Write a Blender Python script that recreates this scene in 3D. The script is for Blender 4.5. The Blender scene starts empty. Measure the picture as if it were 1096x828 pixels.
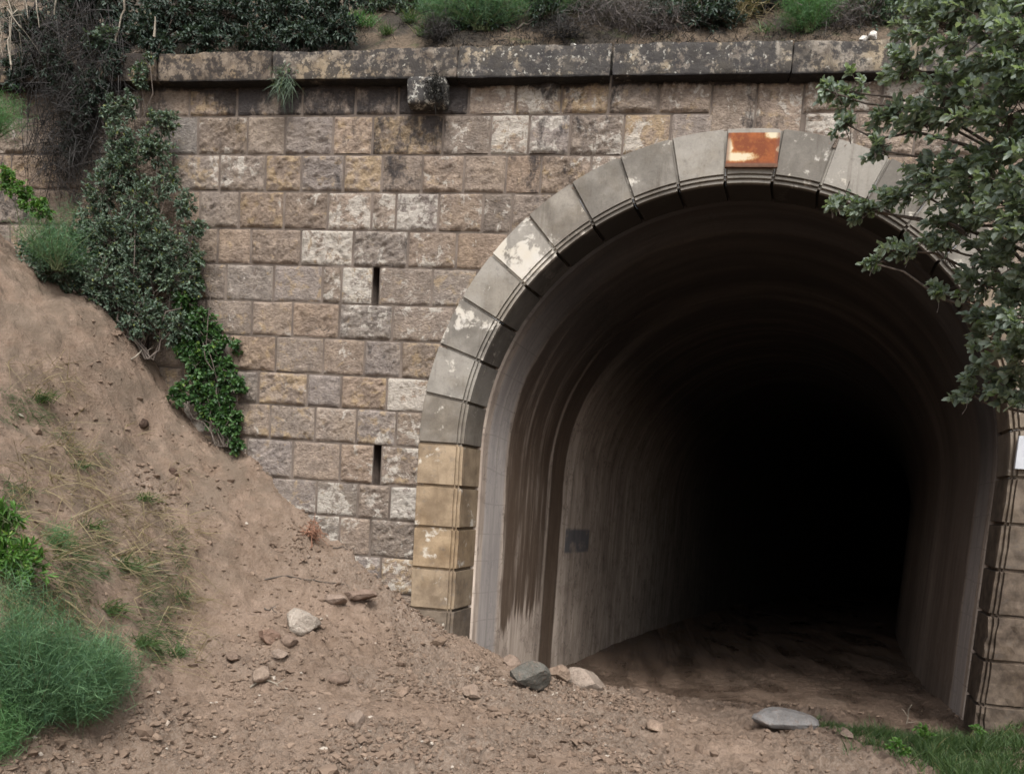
import bpy, bmesh, math, random
import numpy as np
from mathutils import Vector, Matrix

random.seed(7)
rng = np.random.default_rng(11)
scene = bpy.context.scene
COL = scene.collection
PI = math.pi

# ------------------------------------------------------------------ camera model (metres, tunnel floor near z = 0)
ZS = 2.70                      # springing of the arch above the floor
YAW, PITCH, ROLL = 0.1543, -0.1154, 0.0666
CAM = np.array([-0.7702, -8.441, ZS - 0.4308])
FPX, PPX, PPY = 850.0, 548.0, 621.8
_f = np.array([-math.sin(YAW) * math.cos(PITCH), math.cos(YAW) * math.cos(PITCH), math.sin(PITCH)])
_r0 = np.array([math.cos(YAW), math.sin(YAW), 0.0])
_u0 = np.cross(_r0, _f)
_r = _r0 * math.cos(ROLL) + _u0 * math.sin(ROLL)
_u = -_r0 * math.sin(ROLL) + _u0 * math.cos(ROLL)


def ray(px, py):
    return _f + _r * (px - PPX) / FPX - _u * (py - PPY) / FPX


def at(px, py, Y=0.0):
    """point on the vertical plane y = Y that stands at this place of the survey photo"""
    d = ray(px, py)
    t = (Y - CAM[1]) / d[1]
    return CAM + d * t


# ------------------------------------------------------------------ noise
def _hash(ix, iy, iz, seed):
    n = (ix * 374761393 + iy * 668265263 + iz * 2147483647 + seed * 144269) & 0xFFFFFFFF
    n = ((n ^ (n >> 13)) * 1274126177) & 0xFFFFFFFF
    n = ((n ^ (n >> 15)) * 2246822519) & 0xFFFFFFFF
    return ((n ^ (n >> 16)) & 0xFFFFFF) / float(0xFFFFFF)


def vnoise(P, seed=0):
    P = np.asarray(P, float)
    I = np.floor(P).astype(np.int64)
    F = P - I
    F = F * F * F * (F * (F * 6 - 15) + 10)
    out = 0.0
    for dx in (0, 1):
        wx = F[:, 0] if dx else 1 - F[:, 0]
        for dy in (0, 1):
            wy = F[:, 1] if dy else 1 - F[:, 1]
            for dz in (0, 1):
                wz = F[:, 2] if dz else 1 - F[:, 2]
                out = out + wx * wy * wz * _hash(I[:, 0] + dx, I[:, 1] + dy, I[:, 2] + dz, seed)
    return out * 2 - 1


def fbm(P, octv=4, seed=0, gain=0.5):
    P = np.asarray(P, float)
    a, s, tot = 1.0, 0.0, 0.0
    for o in range(octv):
        s = s + a * vnoise(P * (2.03 ** o) + o * 17.3, seed + o)
        tot += a
        a *= gain
    return s / tot


def sstep(a, b, x):
    t = np.clip((x - a) / (b - a), 0, 1)
    return t * t * (3 - 2 * t)


# ------------------------------------------------------------------ tagging
def tag(o, label=None, cat=None, group=None, kind=None):
    if label: o['label'] = label
    if cat: o['category'] = cat
    if group: o['group'] = group
    if kind: o['kind'] = kind
    return o


def empty(name, loc, label=None, cat=None, group=None):
    o = bpy.data.objects.new(name, None)
    o.empty_display_size = 0.2
    COL.objects.link(o)
    o.location = loc
    return tag(o, label, cat, group)


def link(name, me, mat, parent=None, smooth=None):
    o = bpy.data.objects.new(name, me)
    COL.objects.link(o)
    if mat is not None: me.materials.append(mat)
    if smooth is not None:
        me.polygons.foreach_set('use_smooth', [bool(smooth)] * len(me.polygons))
    if parent is not None:
        o.parent = parent
        o.location = -Vector(parent.location)      # geometry is written in world space
    return o


class MB:
    """collects vertices / faces of ONE mesh"""
    def __init__(s):
        s.V, s.F, s.C, s.n = [], {3: [], 4: []}, [], 0

    def add(s, V, F, col=(0.5, 0.5, 0.5)):
        V = np.asarray(V, float).reshape(-1, 3)
        F = np.asarray(F, np.int64)
        s.V.append(V)
        s.F[F.shape[1]].append(F + s.n)
        c = np.asarray(col, float)
        if c.ndim == 1: c = np.tile(c, (len(V), 1))
        s.C.append(c[:, :3])
        s.n += len(V)

    def more(s, F):
        pass

    def mesh(s, name):
        me = bpy.data.meshes.new(name)
        V = np.concatenate(s.V)
        C = np.concatenate(s.C)
        f3 = np.concatenate(s.F[3]) if s.F[3] else np.zeros((0, 3), int)
        f4 = np.concatenate(s.F[4]) if s.F[4] else np.zeros((0, 4), int)
        nl = f3.size + f4.size
        me.vertices.add(len(V)); me.vertices.foreach_set('co', V.ravel().astype(np.float32))
        me.loops.add(nl); me.loops.foreach_set('vertex_index', np.concatenate([f3.ravel(), f4.ravel()]).astype(np.int32))
        me.polygons.add(len(f3) + len(f4))
        st = np.concatenate([np.arange(len(f3)) * 3, f3.size + np.arange(len(f4)) * 4]).astype(np.int32)
        me.polygons.foreach_set('loop_start', st)
        me.update(calc_edges=True)
        a = me.attributes.new('tint', 'FLOAT_COLOR', 'POINT')
        a.data.foreach_set('color', np.hstack([C, np.ones((len(C), 1))]).ravel().astype(np.float32))
        me.validate()
        return me

    def build(s, name, mat, parent=None, smooth=None):
        return link(name, s.mesh(name), mat, parent, smooth)

    # ---- shapes
    def tube(s, pts, rad, n=6, col=(0.5, 0.5, 0.5)):
        pts = np.asarray(pts, float); m = len(pts)
        rad = np.broadcast_to(np.asarray(rad, float), (m,))
        T = np.gradient(pts, axis=0); T /= np.linalg.norm(T, axis=1)[:, None] + 1e-9
        ref = np.array([0.31, 0.9, 0.2]) if abs(T[0, 2]) > 0.8 else np.array([0.05, 0.1, 1.0])
        A = np.cross(T, ref); A /= np.linalg.norm(A, axis=1)[:, None] + 1e-9
        B = np.cross(T, A)
        th = np.arange(n) * 2 * PI / n
        V = pts[:, None] + rad[:, None, None] * (np.cos(th)[None, :, None] * A[:, None] + np.sin(th)[None, :, None] * B[:, None])
        i, j = np.meshgrid(np.arange(m - 1), np.arange(n), indexing='ij')
        a = i * n + j; b = i * n + (j + 1) % n
        s.add(V.reshape(-1, 3), np.stack([a, b, b + n, a + n], -1).reshape(-1, 4), col)

    def leaves(s, P, D, L, W, tint, fold=0.25):
        P = np.asarray(P, float); D = np.asarray(D, float); N = len(P)
        if N == 0: return
        D = D / (np.linalg.norm(D, axis=1)[:, None] + 1e-9)
        R = rng.normal(size=(N, 3)) * 0.55 + np.array([.1, -0.65, .75])
        S = np.cross(D, R); S /= np.linalg.norm(S, axis=1)[:, None] + 1e-9
        U = np.cross(S, D)
        L = np.broadcast_to(L, (N,))[:, None]; W = np.broadcast_to(W, (N,))[:, None]
        h = W * fold
        V = np.stack([P, P + D * L * .33 + S * W * .46 + U * h, P + D * L * .74 + S * W * .42 + U * h * .8, P + D * L - U * h * .5,
                      P + D * L * .74 - S * W * .42 + U * h * .8, P + D * L * .33 - S * W * .46 + U * h], 1)
        b = np.arange(N) * 6
        F = np.concatenate([np.stack([b, b + 1, b + 2, b + 3], -1), np.stack([b, b + 3, b + 4, b + 5], -1)])
        s.add(V.reshape(-1, 3), F, np.repeat(tint, 6, axis=0))

    def blades(s, P, D, L, W, tint, droop=0.3, seg=3):
        """thin grass blades / fennel threads: tapering strips that bend over"""
        P = np.asarray(P, float); D = np.asarray(D, float); N = len(P)
        if N == 0: return
        D = D / (np.linalg.norm(D, axis=1)[:, None] + 1e-9)
        R = rng.normal(size=(N, 3))
        S = np.cross(D, R); S /= np.linalg.norm(S, axis=1)[:, None] + 1e-9
        L = np.broadcast_to(L, (N,))[:, None]; W = np.broadcast_to(W, (N,))[:, None]
        g = np.array([0, 0, -1.0])
        rows = []
        for k in range(seg):
            t = k / seg
            c = P + D * L * t + g * L * droop * t * t
            w = W * (1 - t * 0.75) * 0.5
            rows += [c - S * w, c + S * w]
        rows.append(P + D * L + g * L * droop)
        V = np.stack(rows, 1); m = 2 * seg + 1
        b = np.arange(N) * m
        for k in range(seg - 1):
            s.F[4].append(np.stack([b + 2 * k, b + 2 * k + 1, b + 2 * k + 3, b + 2 * k + 2], -1) + s.n)
        F = np.stack([b + 2 * seg - 2, b + 2 * seg - 1, b + 2 * seg], -1)
        s.add(V.reshape(-1, 3), F, np.repeat(tint, m, axis=0))


def rand_dirs(n, up=0.0):
    d = rng.normal(size=(n, 3)); d /= np.linalg.norm(d, axis=1)[:, None]
    d[:, 2] += up
    return d / np.linalg.norm(d, axis=1)[:, None]


def tints(n, a=0.0, b=1.0, shift=None):
    t = rng.uniform(a, b, size=(n, 1))
    return np.hstack([t, rng.uniform(0, 1, size=(n, 1)), np.zeros((n, 1)) if shift is None else shift])


# ------------------------------------------------------------------ materials
class NT:
    def __init__(s, name):
        s.m = bpy.data.materials.new(name); s.m.use_nodes = True
        s.t = s.m.node_tree; s.t.nodes.clear()
        s.out = s.n('ShaderNodeOutputMaterial'); s.bsdf = s.n('ShaderNodeBsdfPrincipled')
        s.l(s.bsdf.outputs[0], s.out.inputs[0])
        s.bsdf.inputs['Roughness'].default_value = 0.9
        s.bsdf.inputs['Specular IOR Level'].default_value = 0.25

    def n(s, t): return s.t.nodes.new(t)

    def l(s, a, b): s.t.links.new(a, b)

    def put(s, sock, v):
        if hasattr(v, 'is_output') or isinstance(v, bpy.types.NodeSocket): s.l(v, sock)
        elif isinstance(v, (tuple, list)) and len(v) == 3 and sock.type == 'RGBA': sock.default_value = (*v, 1)
        else: sock.default_value = v

    def coord(s, scale=(1, 1, 1), kind='Object', rot=(0, 0, 0)):
        c = s.n('ShaderNodeTexCoord'); m = s.n('ShaderNodeMapping')
        m.inputs['Scale'].default_value = scale; m.inputs['Rotation'].default_value = rot
        s.l(c.outputs[kind], m.inputs[0]); return m.outputs[0]

    def noise(s, vec, scale, detail=5, rough=0.55, dist=0.0, col=False):
        n = s.n('ShaderNodeTexNoise'); s.put(n.inputs['Vector'], vec)
        n.inputs['Scale'].default_value = scale; n.inputs['Detail'].default_value = detail
        n.inputs['Roughness'].default_value = rough; n.inputs['Distortion'].default_value = dist
        return n.outputs['Color' if col else 'Fac']

    def vor(s, vec, scale, feat='F1', out='Distance'):
        n = s.n('ShaderNodeTexVoronoi'); n.feature = feat; s.put(n.inputs['Vector'], vec)
        n.inputs['Scale'].default_value = scale; return n.outputs[out]

    def math(s, op, a, b=0.0, c=0.0, clamp=False):
        n = s.n('ShaderNodeMath'); n.operation = op; n.use_clamp = clamp
        s.put(n.inputs[0], a); s.put(n.inputs[1], b); s.put(n.inputs[2], c); return n.outputs[0]

    def step(s, x, lo, hi, a=0.0, b=1.0):
        n = s.n('ShaderNodeMapRange'); n.interpolation_type = 'SMOOTHSTEP'
        s.put(n.inputs[0], x); s.put(n.inputs[1], lo); s.put(n.inputs[2], hi); s.put(n.inputs[3], a); s.put(n.inputs[4], b)
        return n.outputs[0]

    def mix(s, f, a, b, mode='MIX'):
        n = s.n('ShaderNodeMix'); n.data_type = 'RGBA'; n.blend_type = mode
        s.put(n.inputs[0], f); s.put(n.inputs[6], a); s.put(n.inputs[7], b); return n.outputs[2]

    def attr(s, name):
        n = s.n('ShaderNodeAttribute'); n.attribute_name = name; return n.outputs['Color']

    def sep(s, c):
        n = s.n('ShaderNodeSeparateColor'); s.l(c, n.inputs[0]); return n.outputs

    def xyz(s, c):
        n = s.n('ShaderNodeSeparateXYZ'); s.l(c, n.inputs[0]); return n.outputs

    def bump(s, h, strength, dist, prev=None):
        n = s.n('ShaderNodeBump'); n.inputs['Strength'].default_value = strength; n.inputs['Distance'].default_value = dist
        s.put(n.inputs['Height'], h)
        if prev is not None: s.l(prev, n.inputs['Normal'])
        return n.outputs[0]

    def done(s, color=None, rough=None, normal=None):
        if color is not None: s.put(s.bsdf.inputs['Base Color'], color)
        if rough is not None: s.put(s.bsdf.inputs['Roughness'], rough)
        if normal is not None: s.l(normal, s.bsdf.inputs['Normal'])
        return s.m


def mat_ashlar():
    t = NT('weathered_ashlar'); v = t.coord()
    st = t.sep(t.attr('stain_shade')); base = t.attr('tint')
    n1 = t.noise(v, 7, 6, .6); n2 = t.noise(v, 38, 5, .65); n3 = t.noise(v, 1.3, 3)
    c = t.mix(t.step(n1, .3, .7), t.mix(1.0, base, (.80, .79, .78), 'MULTIPLY'), t.mix(1.0, base, (1.22, 1.2, 1.15), 'MULTIPLY'))
    c = t.mix(t.step(n2, .42, .66, 0, .5), c, t.mix(1.0, c, (.55, .53, .52), 'MULTIPLY'))
    c = t.mix(t.step(n3, .45, .7, 0, .35), c, t.mix(1.0, base, (.92, .85, .70), 'MULTIPLY'))
    # ochre, pale scale and black lichen with the coping's painted shade, each blotchy
    no = t.noise(v, 9, 4, .6, .4)
    c = t.mix(t.step(t.math('ADD', no, t.math('MULTIPLY', st[2], .26)), .60, .76, 0, .6), c, (.40, .295, .17))
    nw = t.noise(t.coord(rot=(0, .6, 0)), 6.5, 8, .74, .6)
    wm = t.step(t.math('ADD', nw, t.math('MULTIPLY', st[0], .23)), .655, .72)
    c = t.mix(t.math('MULTIPLY', wm, .72), c, (.54, .50, .44))
    nd = t.noise(t.coord((1, 1, .45)), 10, 6, .7, .3)
    c = t.mix(t.math('MULTIPLY', t.step(t.math('ADD', nd, t.math('MULTIPLY', st[1], .5)), .68, .92), .88), c, (.035, .032, .034))
    ch = t.noise(t.coord((1, 1, 1.9), rot=(0, .7, 0)), 30, 5, .65, .4)
    c = t.mix(t.step(ch, .50, .36, 0, .5), c, t.mix(1.0, c, (.52, .49, .47), 'MULTIPLY'))
    c = t.mix(t.step(ch, .55, .72, 0, .55), c, t.mix(1.0, c, (1.5, 1.46, 1.38), 'MULTIPLY'))
    b = t.bump(t.noise(t.coord((1, 1, 1.7), rot=(0, .7, 0)), 34, 6, .66, .5), 1.0, .042)
    b = t.bump(n2, .5, .008, b)
    return t.done(c, .92, b)


def mat_mortar():
    t = NT('lime_mortar'); v = t.coord()
    c = t.mix(t.step(t.noise(v, 3, 5), .3, .7), (.085, .068, .056), (.165, .135, .112))
    return t.done(c, .95, t.bump(t.noise(v, 60, 4), .5, .008))


def mat_coping():
    t = NT('lichened_coping'); v = t.coord()
    o = t.n('ShaderNodeObjectInfo'); oc = t.sep(o.outputs['Color'])
    n1 = t.noise(v, 6, 7, .72, .3); n2 = t.noise(v, 26, 5, .7)
    c = t.mix(t.step(n1, .38, .62), (.115, .098, .082), (.25, .225, .19))
    c = t.mix(t.step(t.noise(v, 3.1, 4), .5, .66, 0, .6), c, (.33, .27, .18))
    blk = t.step(t.math('ADD', t.math('ADD', t.noise(v, 9, 7, .72), t.math('MULTIPLY', n2, .25)), t.math('MULTIPLY', oc[0], .26)), .70, .80)
    c = t.mix(t.math('MULTIPLY', blk, .85), c, (.030, .030, .032))
    c = t.mix(t.step(t.noise(t.coord((8, 8, 1.2)), 1.0, 6, .7), .5, .68, 0, .7), c, (.05, .046, .042))
    wl = t.step(t.math('ADD', t.noise(v, 17, 5, .7), t.math('MULTIPLY', oc[1], .18)), .66, .72)
    c = t.mix(t.math('MULTIPLY', wl, .8), c, (.46, .45, .40))
    c = t.mix(t.math('MULTIPLY', oc[2], .7), c, t.mix(1.0, c, (.62, .50, .40), 'MULTIPLY'))
    c = t.mix(t.math('MULTIPLY', t.step(t.math('ADD', t.xyz(v)[2], t.math('MULTIPLY', n2, .02)), 6.342, 6.362, .93, 0), t.step(oc[1], .6, .7, 1, 0)), c, (.014, .013, .013))  # coping underside blackened, the shade there put into the colour
    b = t.bump(n1, .8, .03); b = t.bump(n2, .6, .012, b)
    return t.done(c, .95, b)


def mat_voussoir():
    """smooth dressed stone; object colour = (sandstone amount, scaling paint amount, brown earth and painted tree shade amount)"""
    t = NT('dressed_arch_stone'); v = t.coord()
    o = t.n('ShaderNodeObjectInfo'); oc = t.sep(o.outputs['Color']); rn = o.outputs['Random']
    off = t.n('ShaderNodeCombineXYZ'); t.put(off.inputs[0], t.math('MULTIPLY', rn, 37.0)); t.put(off.inputs[1], t.math('MULTIPLY', rn, 11.0))
    ad = t.n('ShaderNodeVectorMath'); t.l(v, ad.inputs[0]); t.l(off.outputs[0], ad.inputs[1]); w = ad.outputs[0]
    n1 = t.noise(w, 4, 6, .6); n2 = t.noise(w, 45, 4, .6)
    g = t.mix(t.step(t.math('ADD', n1, t.math('MULTIPLY', t.math('SUBTRACT', rn, .5), .5)), .25, .75), (.135, .124, .108), (.262, .245, .216))
    sd = t.mix(t.step(n1, .32, .66), (.205, .145, .088), (.345, .255, .158))
    br = t.mix(t.step(t.noise(w, 8, 6, .65), .3, .7), (.060, .045, .034), (.150, .115, .086))
    c = t.mix(oc[0], g, sd)
    c = t.mix(oc[2], c, br)
    c = t.mix(t.math('MULTIPLY', t.step(n2, .5, .72), .35), c, t.mix(1.0, c, (.6, .58, .55), 'MULTIPLY'))
    c = t.mix(t.step(t.noise(w, 11, 5, .6), .56, .72, 0, .45), c, (.115, .105, .095))
    c = t.mix(t.step(t.noise(w, 2.2, 4, .6), .52, .66, 0, .5), c, t.mix(1.0, c, (.74, .69, .62), 'MULTIPLY'))
    c = t.mix(t.step(t.noise(w, 85, 3, .6), .55, .7, 0, .4), c, t.mix(1.0, c, (1.4, 1.38, 1.35), 'MULTIPLY'))
    c = t.mix(t.step(t.noise(t.coord((9, 9, .8)), 1.0, 6, .7), .52, .70, 0, .5), c, t.mix(1.0, c, (.55, .51, .47), 'MULTIPLY'))
    hv = t.noise(w, 3.4, 7, .66, .25)
    m = t.step(t.math('ADD', hv, t.math('MULTIPLY', oc[1], .30)), .675, .745)
    c = t.mix(t.math('MULTIPLY', m, .92), c, t.mix(t.noise(w, 6, 2), (.52, .505, .475), (.50, .445, .35)))
    # underside of the arch darkened, most towards the crown
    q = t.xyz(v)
    soffit_tone = t.math('MULTIPLY', t.step(q[1], .0, .06), t.step(t.math('ADD', q[2], t.noise(v, 3, 3)), 3.6, 5.3, .25, .93))
    c = t.mix(soffit_tone, c, (.022, .019, .017))
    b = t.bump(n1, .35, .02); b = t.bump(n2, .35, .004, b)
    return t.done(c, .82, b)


def mat_lining():
    """tunnel wall: uv = (metres round the vault from the left foot, metres into the tunnel)"""
    t = NT('streaked_tunnel_lining')
    uvn = t.n('ShaderNodeUVMap'); uvn.uv_map = 'UVMap'; uv = uvn.outputs[0]
    u, v = t.xyz(uv)[0], t.xyz(uv)[1]

    def mapped(sx, sy, sh=0):
        m = t.n('ShaderNodeMapping'); m.inputs['Scale'].default_value = (sx, sy, 1); m.inputs['Location'].default_value = (sh, sh * .7, 0)
        t.l(uv, m.inputs[0]); return m.outputs[0]
    fine = t.noise(mapped(.8, 7), 1.0, 7, .68, .35); broad = t.noise(mapped(.22, 2.2, 5), 1.0, 4, .6, .3); blot = t.noise(mapped(2.6, 3.2, 9), 1.0, 8, .72, .6)
    c = t.mix(t.step(fine, .3, .7), (.31, .253, .207), (.56, .475, .40))
    drip = t.step(t.noise(mapped(.16, 13, 21), 1.0, 5, .62), .56, .70)
    c = t.mix(t.math('MULTIPLY', drip, .38), c, (.11, .083, .066))
    c = t.mix(t.step(broad, .45, .7, 0, .45), c, (.18, .14, .115))
    c = t.mix(t.step(blot, .48, .68, 0, .6), c, (.20, .155, .125))
    c = t.mix(t.step(t.math('ABSOLUTE', t.math('SUBTRACT', t.noise(mapped(1.1, 1.4, 4), 1.0, 5, .6), .5)), .0, .010, .5, 0), c, (.09, .07, .06))
    # the first strip is pale blue-grey bonded stone
    band = t.math('MULTIPLY', t.step(v, .60, .66), t.step(v, 1.12, 1.24, 1, 0))
    vb = t.math('ADD', v, t.math('MULTIPLY', t.noise(mapped(1.2, 3), 1, 3), .1))
    c = t.mix(t.math('MULTIPLY', band, .6), c, t.mix(fine, (.25, .24, .245), (.40, .385, .375)))
    ju = t.math('ABSOLUTE', t.math('SUBTRACT', t.math('FRACT', t.math('ADD', t.math('MULTIPLY', u, 1 / .36), t.math('MULTIPLY', t.noise(mapped(.9, .4, 12), 1, 2), .8))), .5))
    jl = t.math('MULTIPLY', t.step(ju, .472, .49), t.step(v, 1.25, 1.3, 1, 0))
    jv = t.math('MULTIPLY', t.step(t.math('ABSOLUTE', t.math('SUBTRACT', v, .90)), .012, .02, 1, 0), 1.0)
    c = t.mix(t.math('MULTIPLY', t.math('MAXIMUM', jl, jv), t.step(fine, .35, .7, .03, .42)), c, (.10, .085, .075))
    # wet stain curtain and seepage strip on the left side, ragged lower edge
    rag = t.noise(mapped(.3, 8.5, 3), 1.0, 5, .6)
    rag2 = t.noise(mapped(1.2, 2.0, 7), 1.0, 4, .6)
    e0 = t.math('ADD', 1.22, t.math('MULTIPLY', t.math('SUBTRACT', rag2, .5), .28))
    e1 = t.math('ADD', 2.86, t.math('MULTIPLY', t.math('SUBTRACT', rag2, .5), .18))
    s1 = t.math('MULTIPLY', t.step(t.math('SUBTRACT', v, e0), 0, .05), t.step(t.math('SUBTRACT', v, e1), -.05, 0, 1, 0))
    low = t.math('ADD', 1.28, t.math('MULTIPLY', t.math('SUBTRACT', rag, .5), 1.6))
    s1 = t.math('MULTIPLY', s1, t.step(t.math('SUBTRACT', u, low), -.10, .08))
    s1 = t.math('MULTIPLY', s1, t.step(u, 4.2, 7.2, 1, .45))
    s2 = t.math('MULTIPLY', t.step(v, 2.93, 2.99), t.step(t.math('ADD', v, t.math('MULTIPLY', rag2, .12)), 3.58, 3.64, 1, 0))
    s2 = t.math('MULTIPLY', s2, t.step(u, 5.0, 7.0, 1, 0))
    s1 = t.math('MULTIPLY', s1, t.step(t.math('ADD', rag, t.math('MULTIPLY', fine, .5)), .74, .90, 1, .55))
    wet = t.math('MAXIMUM', s1, s2)
    c = t.mix(t.math('MULTIPLY', wet, .9), c, t.mix(fine, (.050, .033, .022), (.125, .085, .058)))
    # repaired patch of blue-grey mortar, vault darker towards the crown
    pu = t.math('MULTIPLY', t.step(u, 2.05, 2.10), t.step(u, 2.42, 2.48, 1, 0)); pv = t.math('MULTIPLY', t.step(v, 3.75, 3.82), t.step(v, 5.0, 5.06, 1, 0))
    c = t.mix(t.math('MULTIPLY', t.math('MULTIPLY', pu, pv), t.step(t.noise(mapped(4, 2, 2), 1, 4), .35, .5, .3, .85)), c, (.10, .105, .12))
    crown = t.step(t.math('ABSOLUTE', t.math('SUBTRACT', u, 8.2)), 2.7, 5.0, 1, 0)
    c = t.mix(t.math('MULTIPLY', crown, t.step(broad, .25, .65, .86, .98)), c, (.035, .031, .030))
    c = t.mix(t.math('MULTIPLY', t.step(u, 9.5, 11.8, 0, .7), t.step(v, 1.1, 1.35)), c, t.mix(fine, (.075, .058, .047), (.15, .12, .10)))  # right wall darkened, its weaker light put into the brown
    deep = t.step(v, 6, 16, 0, .85)  # lining darkens with depth, fading daylight put into the colour
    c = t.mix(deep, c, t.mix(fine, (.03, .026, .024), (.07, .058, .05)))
    rough = t.math('SUBTRACT', .9, t.math('MULTIPLY', wet, .3))
    b = t.bump(fine, .5, .02); b = t.bump(blot, .4, .02, b)
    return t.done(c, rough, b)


def mat_ground():
    t = NT('reddish_mud'); v = t.coord()
    n1 = t.noise(v, .9, 5, .6); n2 = t.noise(v, 7, 7, .7, .3); n3 = t.noise(v, 42, 6, .7); n4 = t.noise(v, 130, 3, .6)
    z = t.sep(t.attr('tint'))       # r: rubble / gravelly, g: wet and dark, b: bank
    c = t.mix(t.step(n1, .35, .65), (.172, .121, .086), (.232, .167, .122))
    c = t.mix(t.step(n2, .35, .7, 0, .7), c, (.285, .213, .162))
    c = t.mix(t.math('MULTIPLY', z[0], t.step(n3, .35, .62, .25, .85)), c, t.mix(t.step(n3, .4, .65), (.13, .096, .072), (.31, .25, .198)))
    c = t.mix(t.step(n3, .54, .70, 0, .6), c, (.095, .064, .045))
    c = t.mix(t.step(n4, .60, .74, 0, .5), c, (.36, .29, .23))
    c = t.mix(t.math('MULTIPLY', z[2], t.step(t.noise(v, 3.2, 6, .65), .40, .62, 0, .7)), c, (.135, .105, .078))
    n5 = t.noise(v, 2.6, 7, .72, .8)
    c = t.mix(t.step(n5, .52, .68, 0, .55), c, t.mix(1.0, c, (.62, .57, .53), 'MULTIPLY'))
    c = t.mix(t.step(n5, .46, .32, 0, .5), c, t.mix(1.0, c, (1.22, 1.24, 1.26), 'MULTIPLY'))
    c = t.mix(t.math('MULTIPLY', z[1], .85), c, t.mix(t.math('MULTIPLY_ADD', t.step(t.noise(t.coord((1.6, .35, 1)), 1.4, 5, .6), .42, .60), .7, t.math('MULTIPLY', n2, .3)), (.060, .041, .030), (.215, .150, .108)))
    rough = t.math('SUBTRACT', .95, t.math('MULTIPLY', z[1], t.step(t.noise(t.coord((1.6, .35, 1)), 1.4, 5, .6), .42, .58, .72, .15)))
    b = t.bump(n2, .9, .05); b = t.bump(n3, .95, .022, b); b = t.bump(n4, .6, .006, b)
    return t.done(c, rough, b)


def mat_hill():
    t = NT('hillside_soil'); v = t.coord()
    n1 = t.noise(v, 2.2, 6, .65); n2 = t.noise(v, 30, 6, .7)
    c = t.mix(t.step(n1, .38, .62), (.040, .034, .028), (.145, .108, .076))
    c = t.mix(t.step(n2, .45, .65, 0, .7), c, (.05, .042, .03))
    c = t.mix(t.step(t.noise(v, 4, 4), .55, .7, 0, .7), c, (.06, .072, .03))
    b = t.bump(n1, .8, .08); b = t.bump(n2, .9, .03, b)
    return t.done(c, .97, b)


def mat_rock():
    """object colour tints the stone"""
    t = NT('field_stone'); v = t.coord()
    o = t.n('ShaderNodeObjectInfo')
    n1 = t.noise(v, 9, 6, .65); n2 = t.noise(v, 60, 4, .6)
    c = t.mix(t.step(n1, .3, .7), t.mix(1.0, o.outputs['Color'], (.7, .68, .66), 'MULTIPLY'), t.mix(1.0, o.outputs['Color'], (1.15, 1.15, 1.15), 'MULTIPLY'))
    c = t.mix(t.step(n2, .5, .7, 0, .4), c, (.14, .10, .075))
    c = t.mix(t.step(t.noise(v, 18, 6, .7), .5, .68, 0, .6), c, (.17, .122, .092))
    b = t.bump(n1, .9, .05); b = t.bump(n2, .8, .012, b)
    return t.done(c, .95, b)


def mat_leaf(name, dark, light, rough=.5, trans=.25, third=None):
    t = NT(name)
    a = t.sep(t.attr('tint'))
    c = t.mix(a[0], dark, light)
    if third: c = t.mix(t.step(a[1], .955, .985), c, third)
    c = t.mix(t.step(t.noise(t.coord(), 1.7, 3), .35, .65, 0, .35), c, t.mix(1.0, c, (.62, .70, .70), 'MULTIPLY'))
    t.bsdf.inputs['Specular IOR Level'].default_value = .35
    t.done(c, rough)
    tr = t.n('ShaderNodeBsdfTranslucent'); t.put(tr.inputs[0], t.mix(1.0, c, (1.2, 1.3, .6), 'MULTIPLY'))
    mx = t.n('ShaderNodeMixShader'); mx.inputs[0].default_value = trans
    t.l(t.bsdf.outputs[0], mx.inputs[1]); t.l(tr.outputs[0], mx.inputs[2]); t.l(mx.outputs[0], t.out.inputs[0])
    return t.m


def mat_bark(name, a, b):
    t = NT(name); v = t.coord((1, 1, .3))
    n = t.noise(v, 24, 5, .65)
    return t.done(t.mix(t.step(n, .3, .7), a, b), .9, t.bump(n, .6, .01))


def mat_gravel():
    t = NT('loose_gravel'); a = t.sep(t.attr('tint'))
    c = t.mix(a[0], (.115, .080, .058), (.225, .164, .121))
    c = t.mix(t.step(a[1], .982, .99), c, (.42, .37, .31))
    n = t.noise(t.coord(), 70, 4)
    return t.done(t.mix(t.step(n, .4, .7, 0, .4), c, (.15, .11, .08)), .95, t.bump(n, .5, .006))


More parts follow.
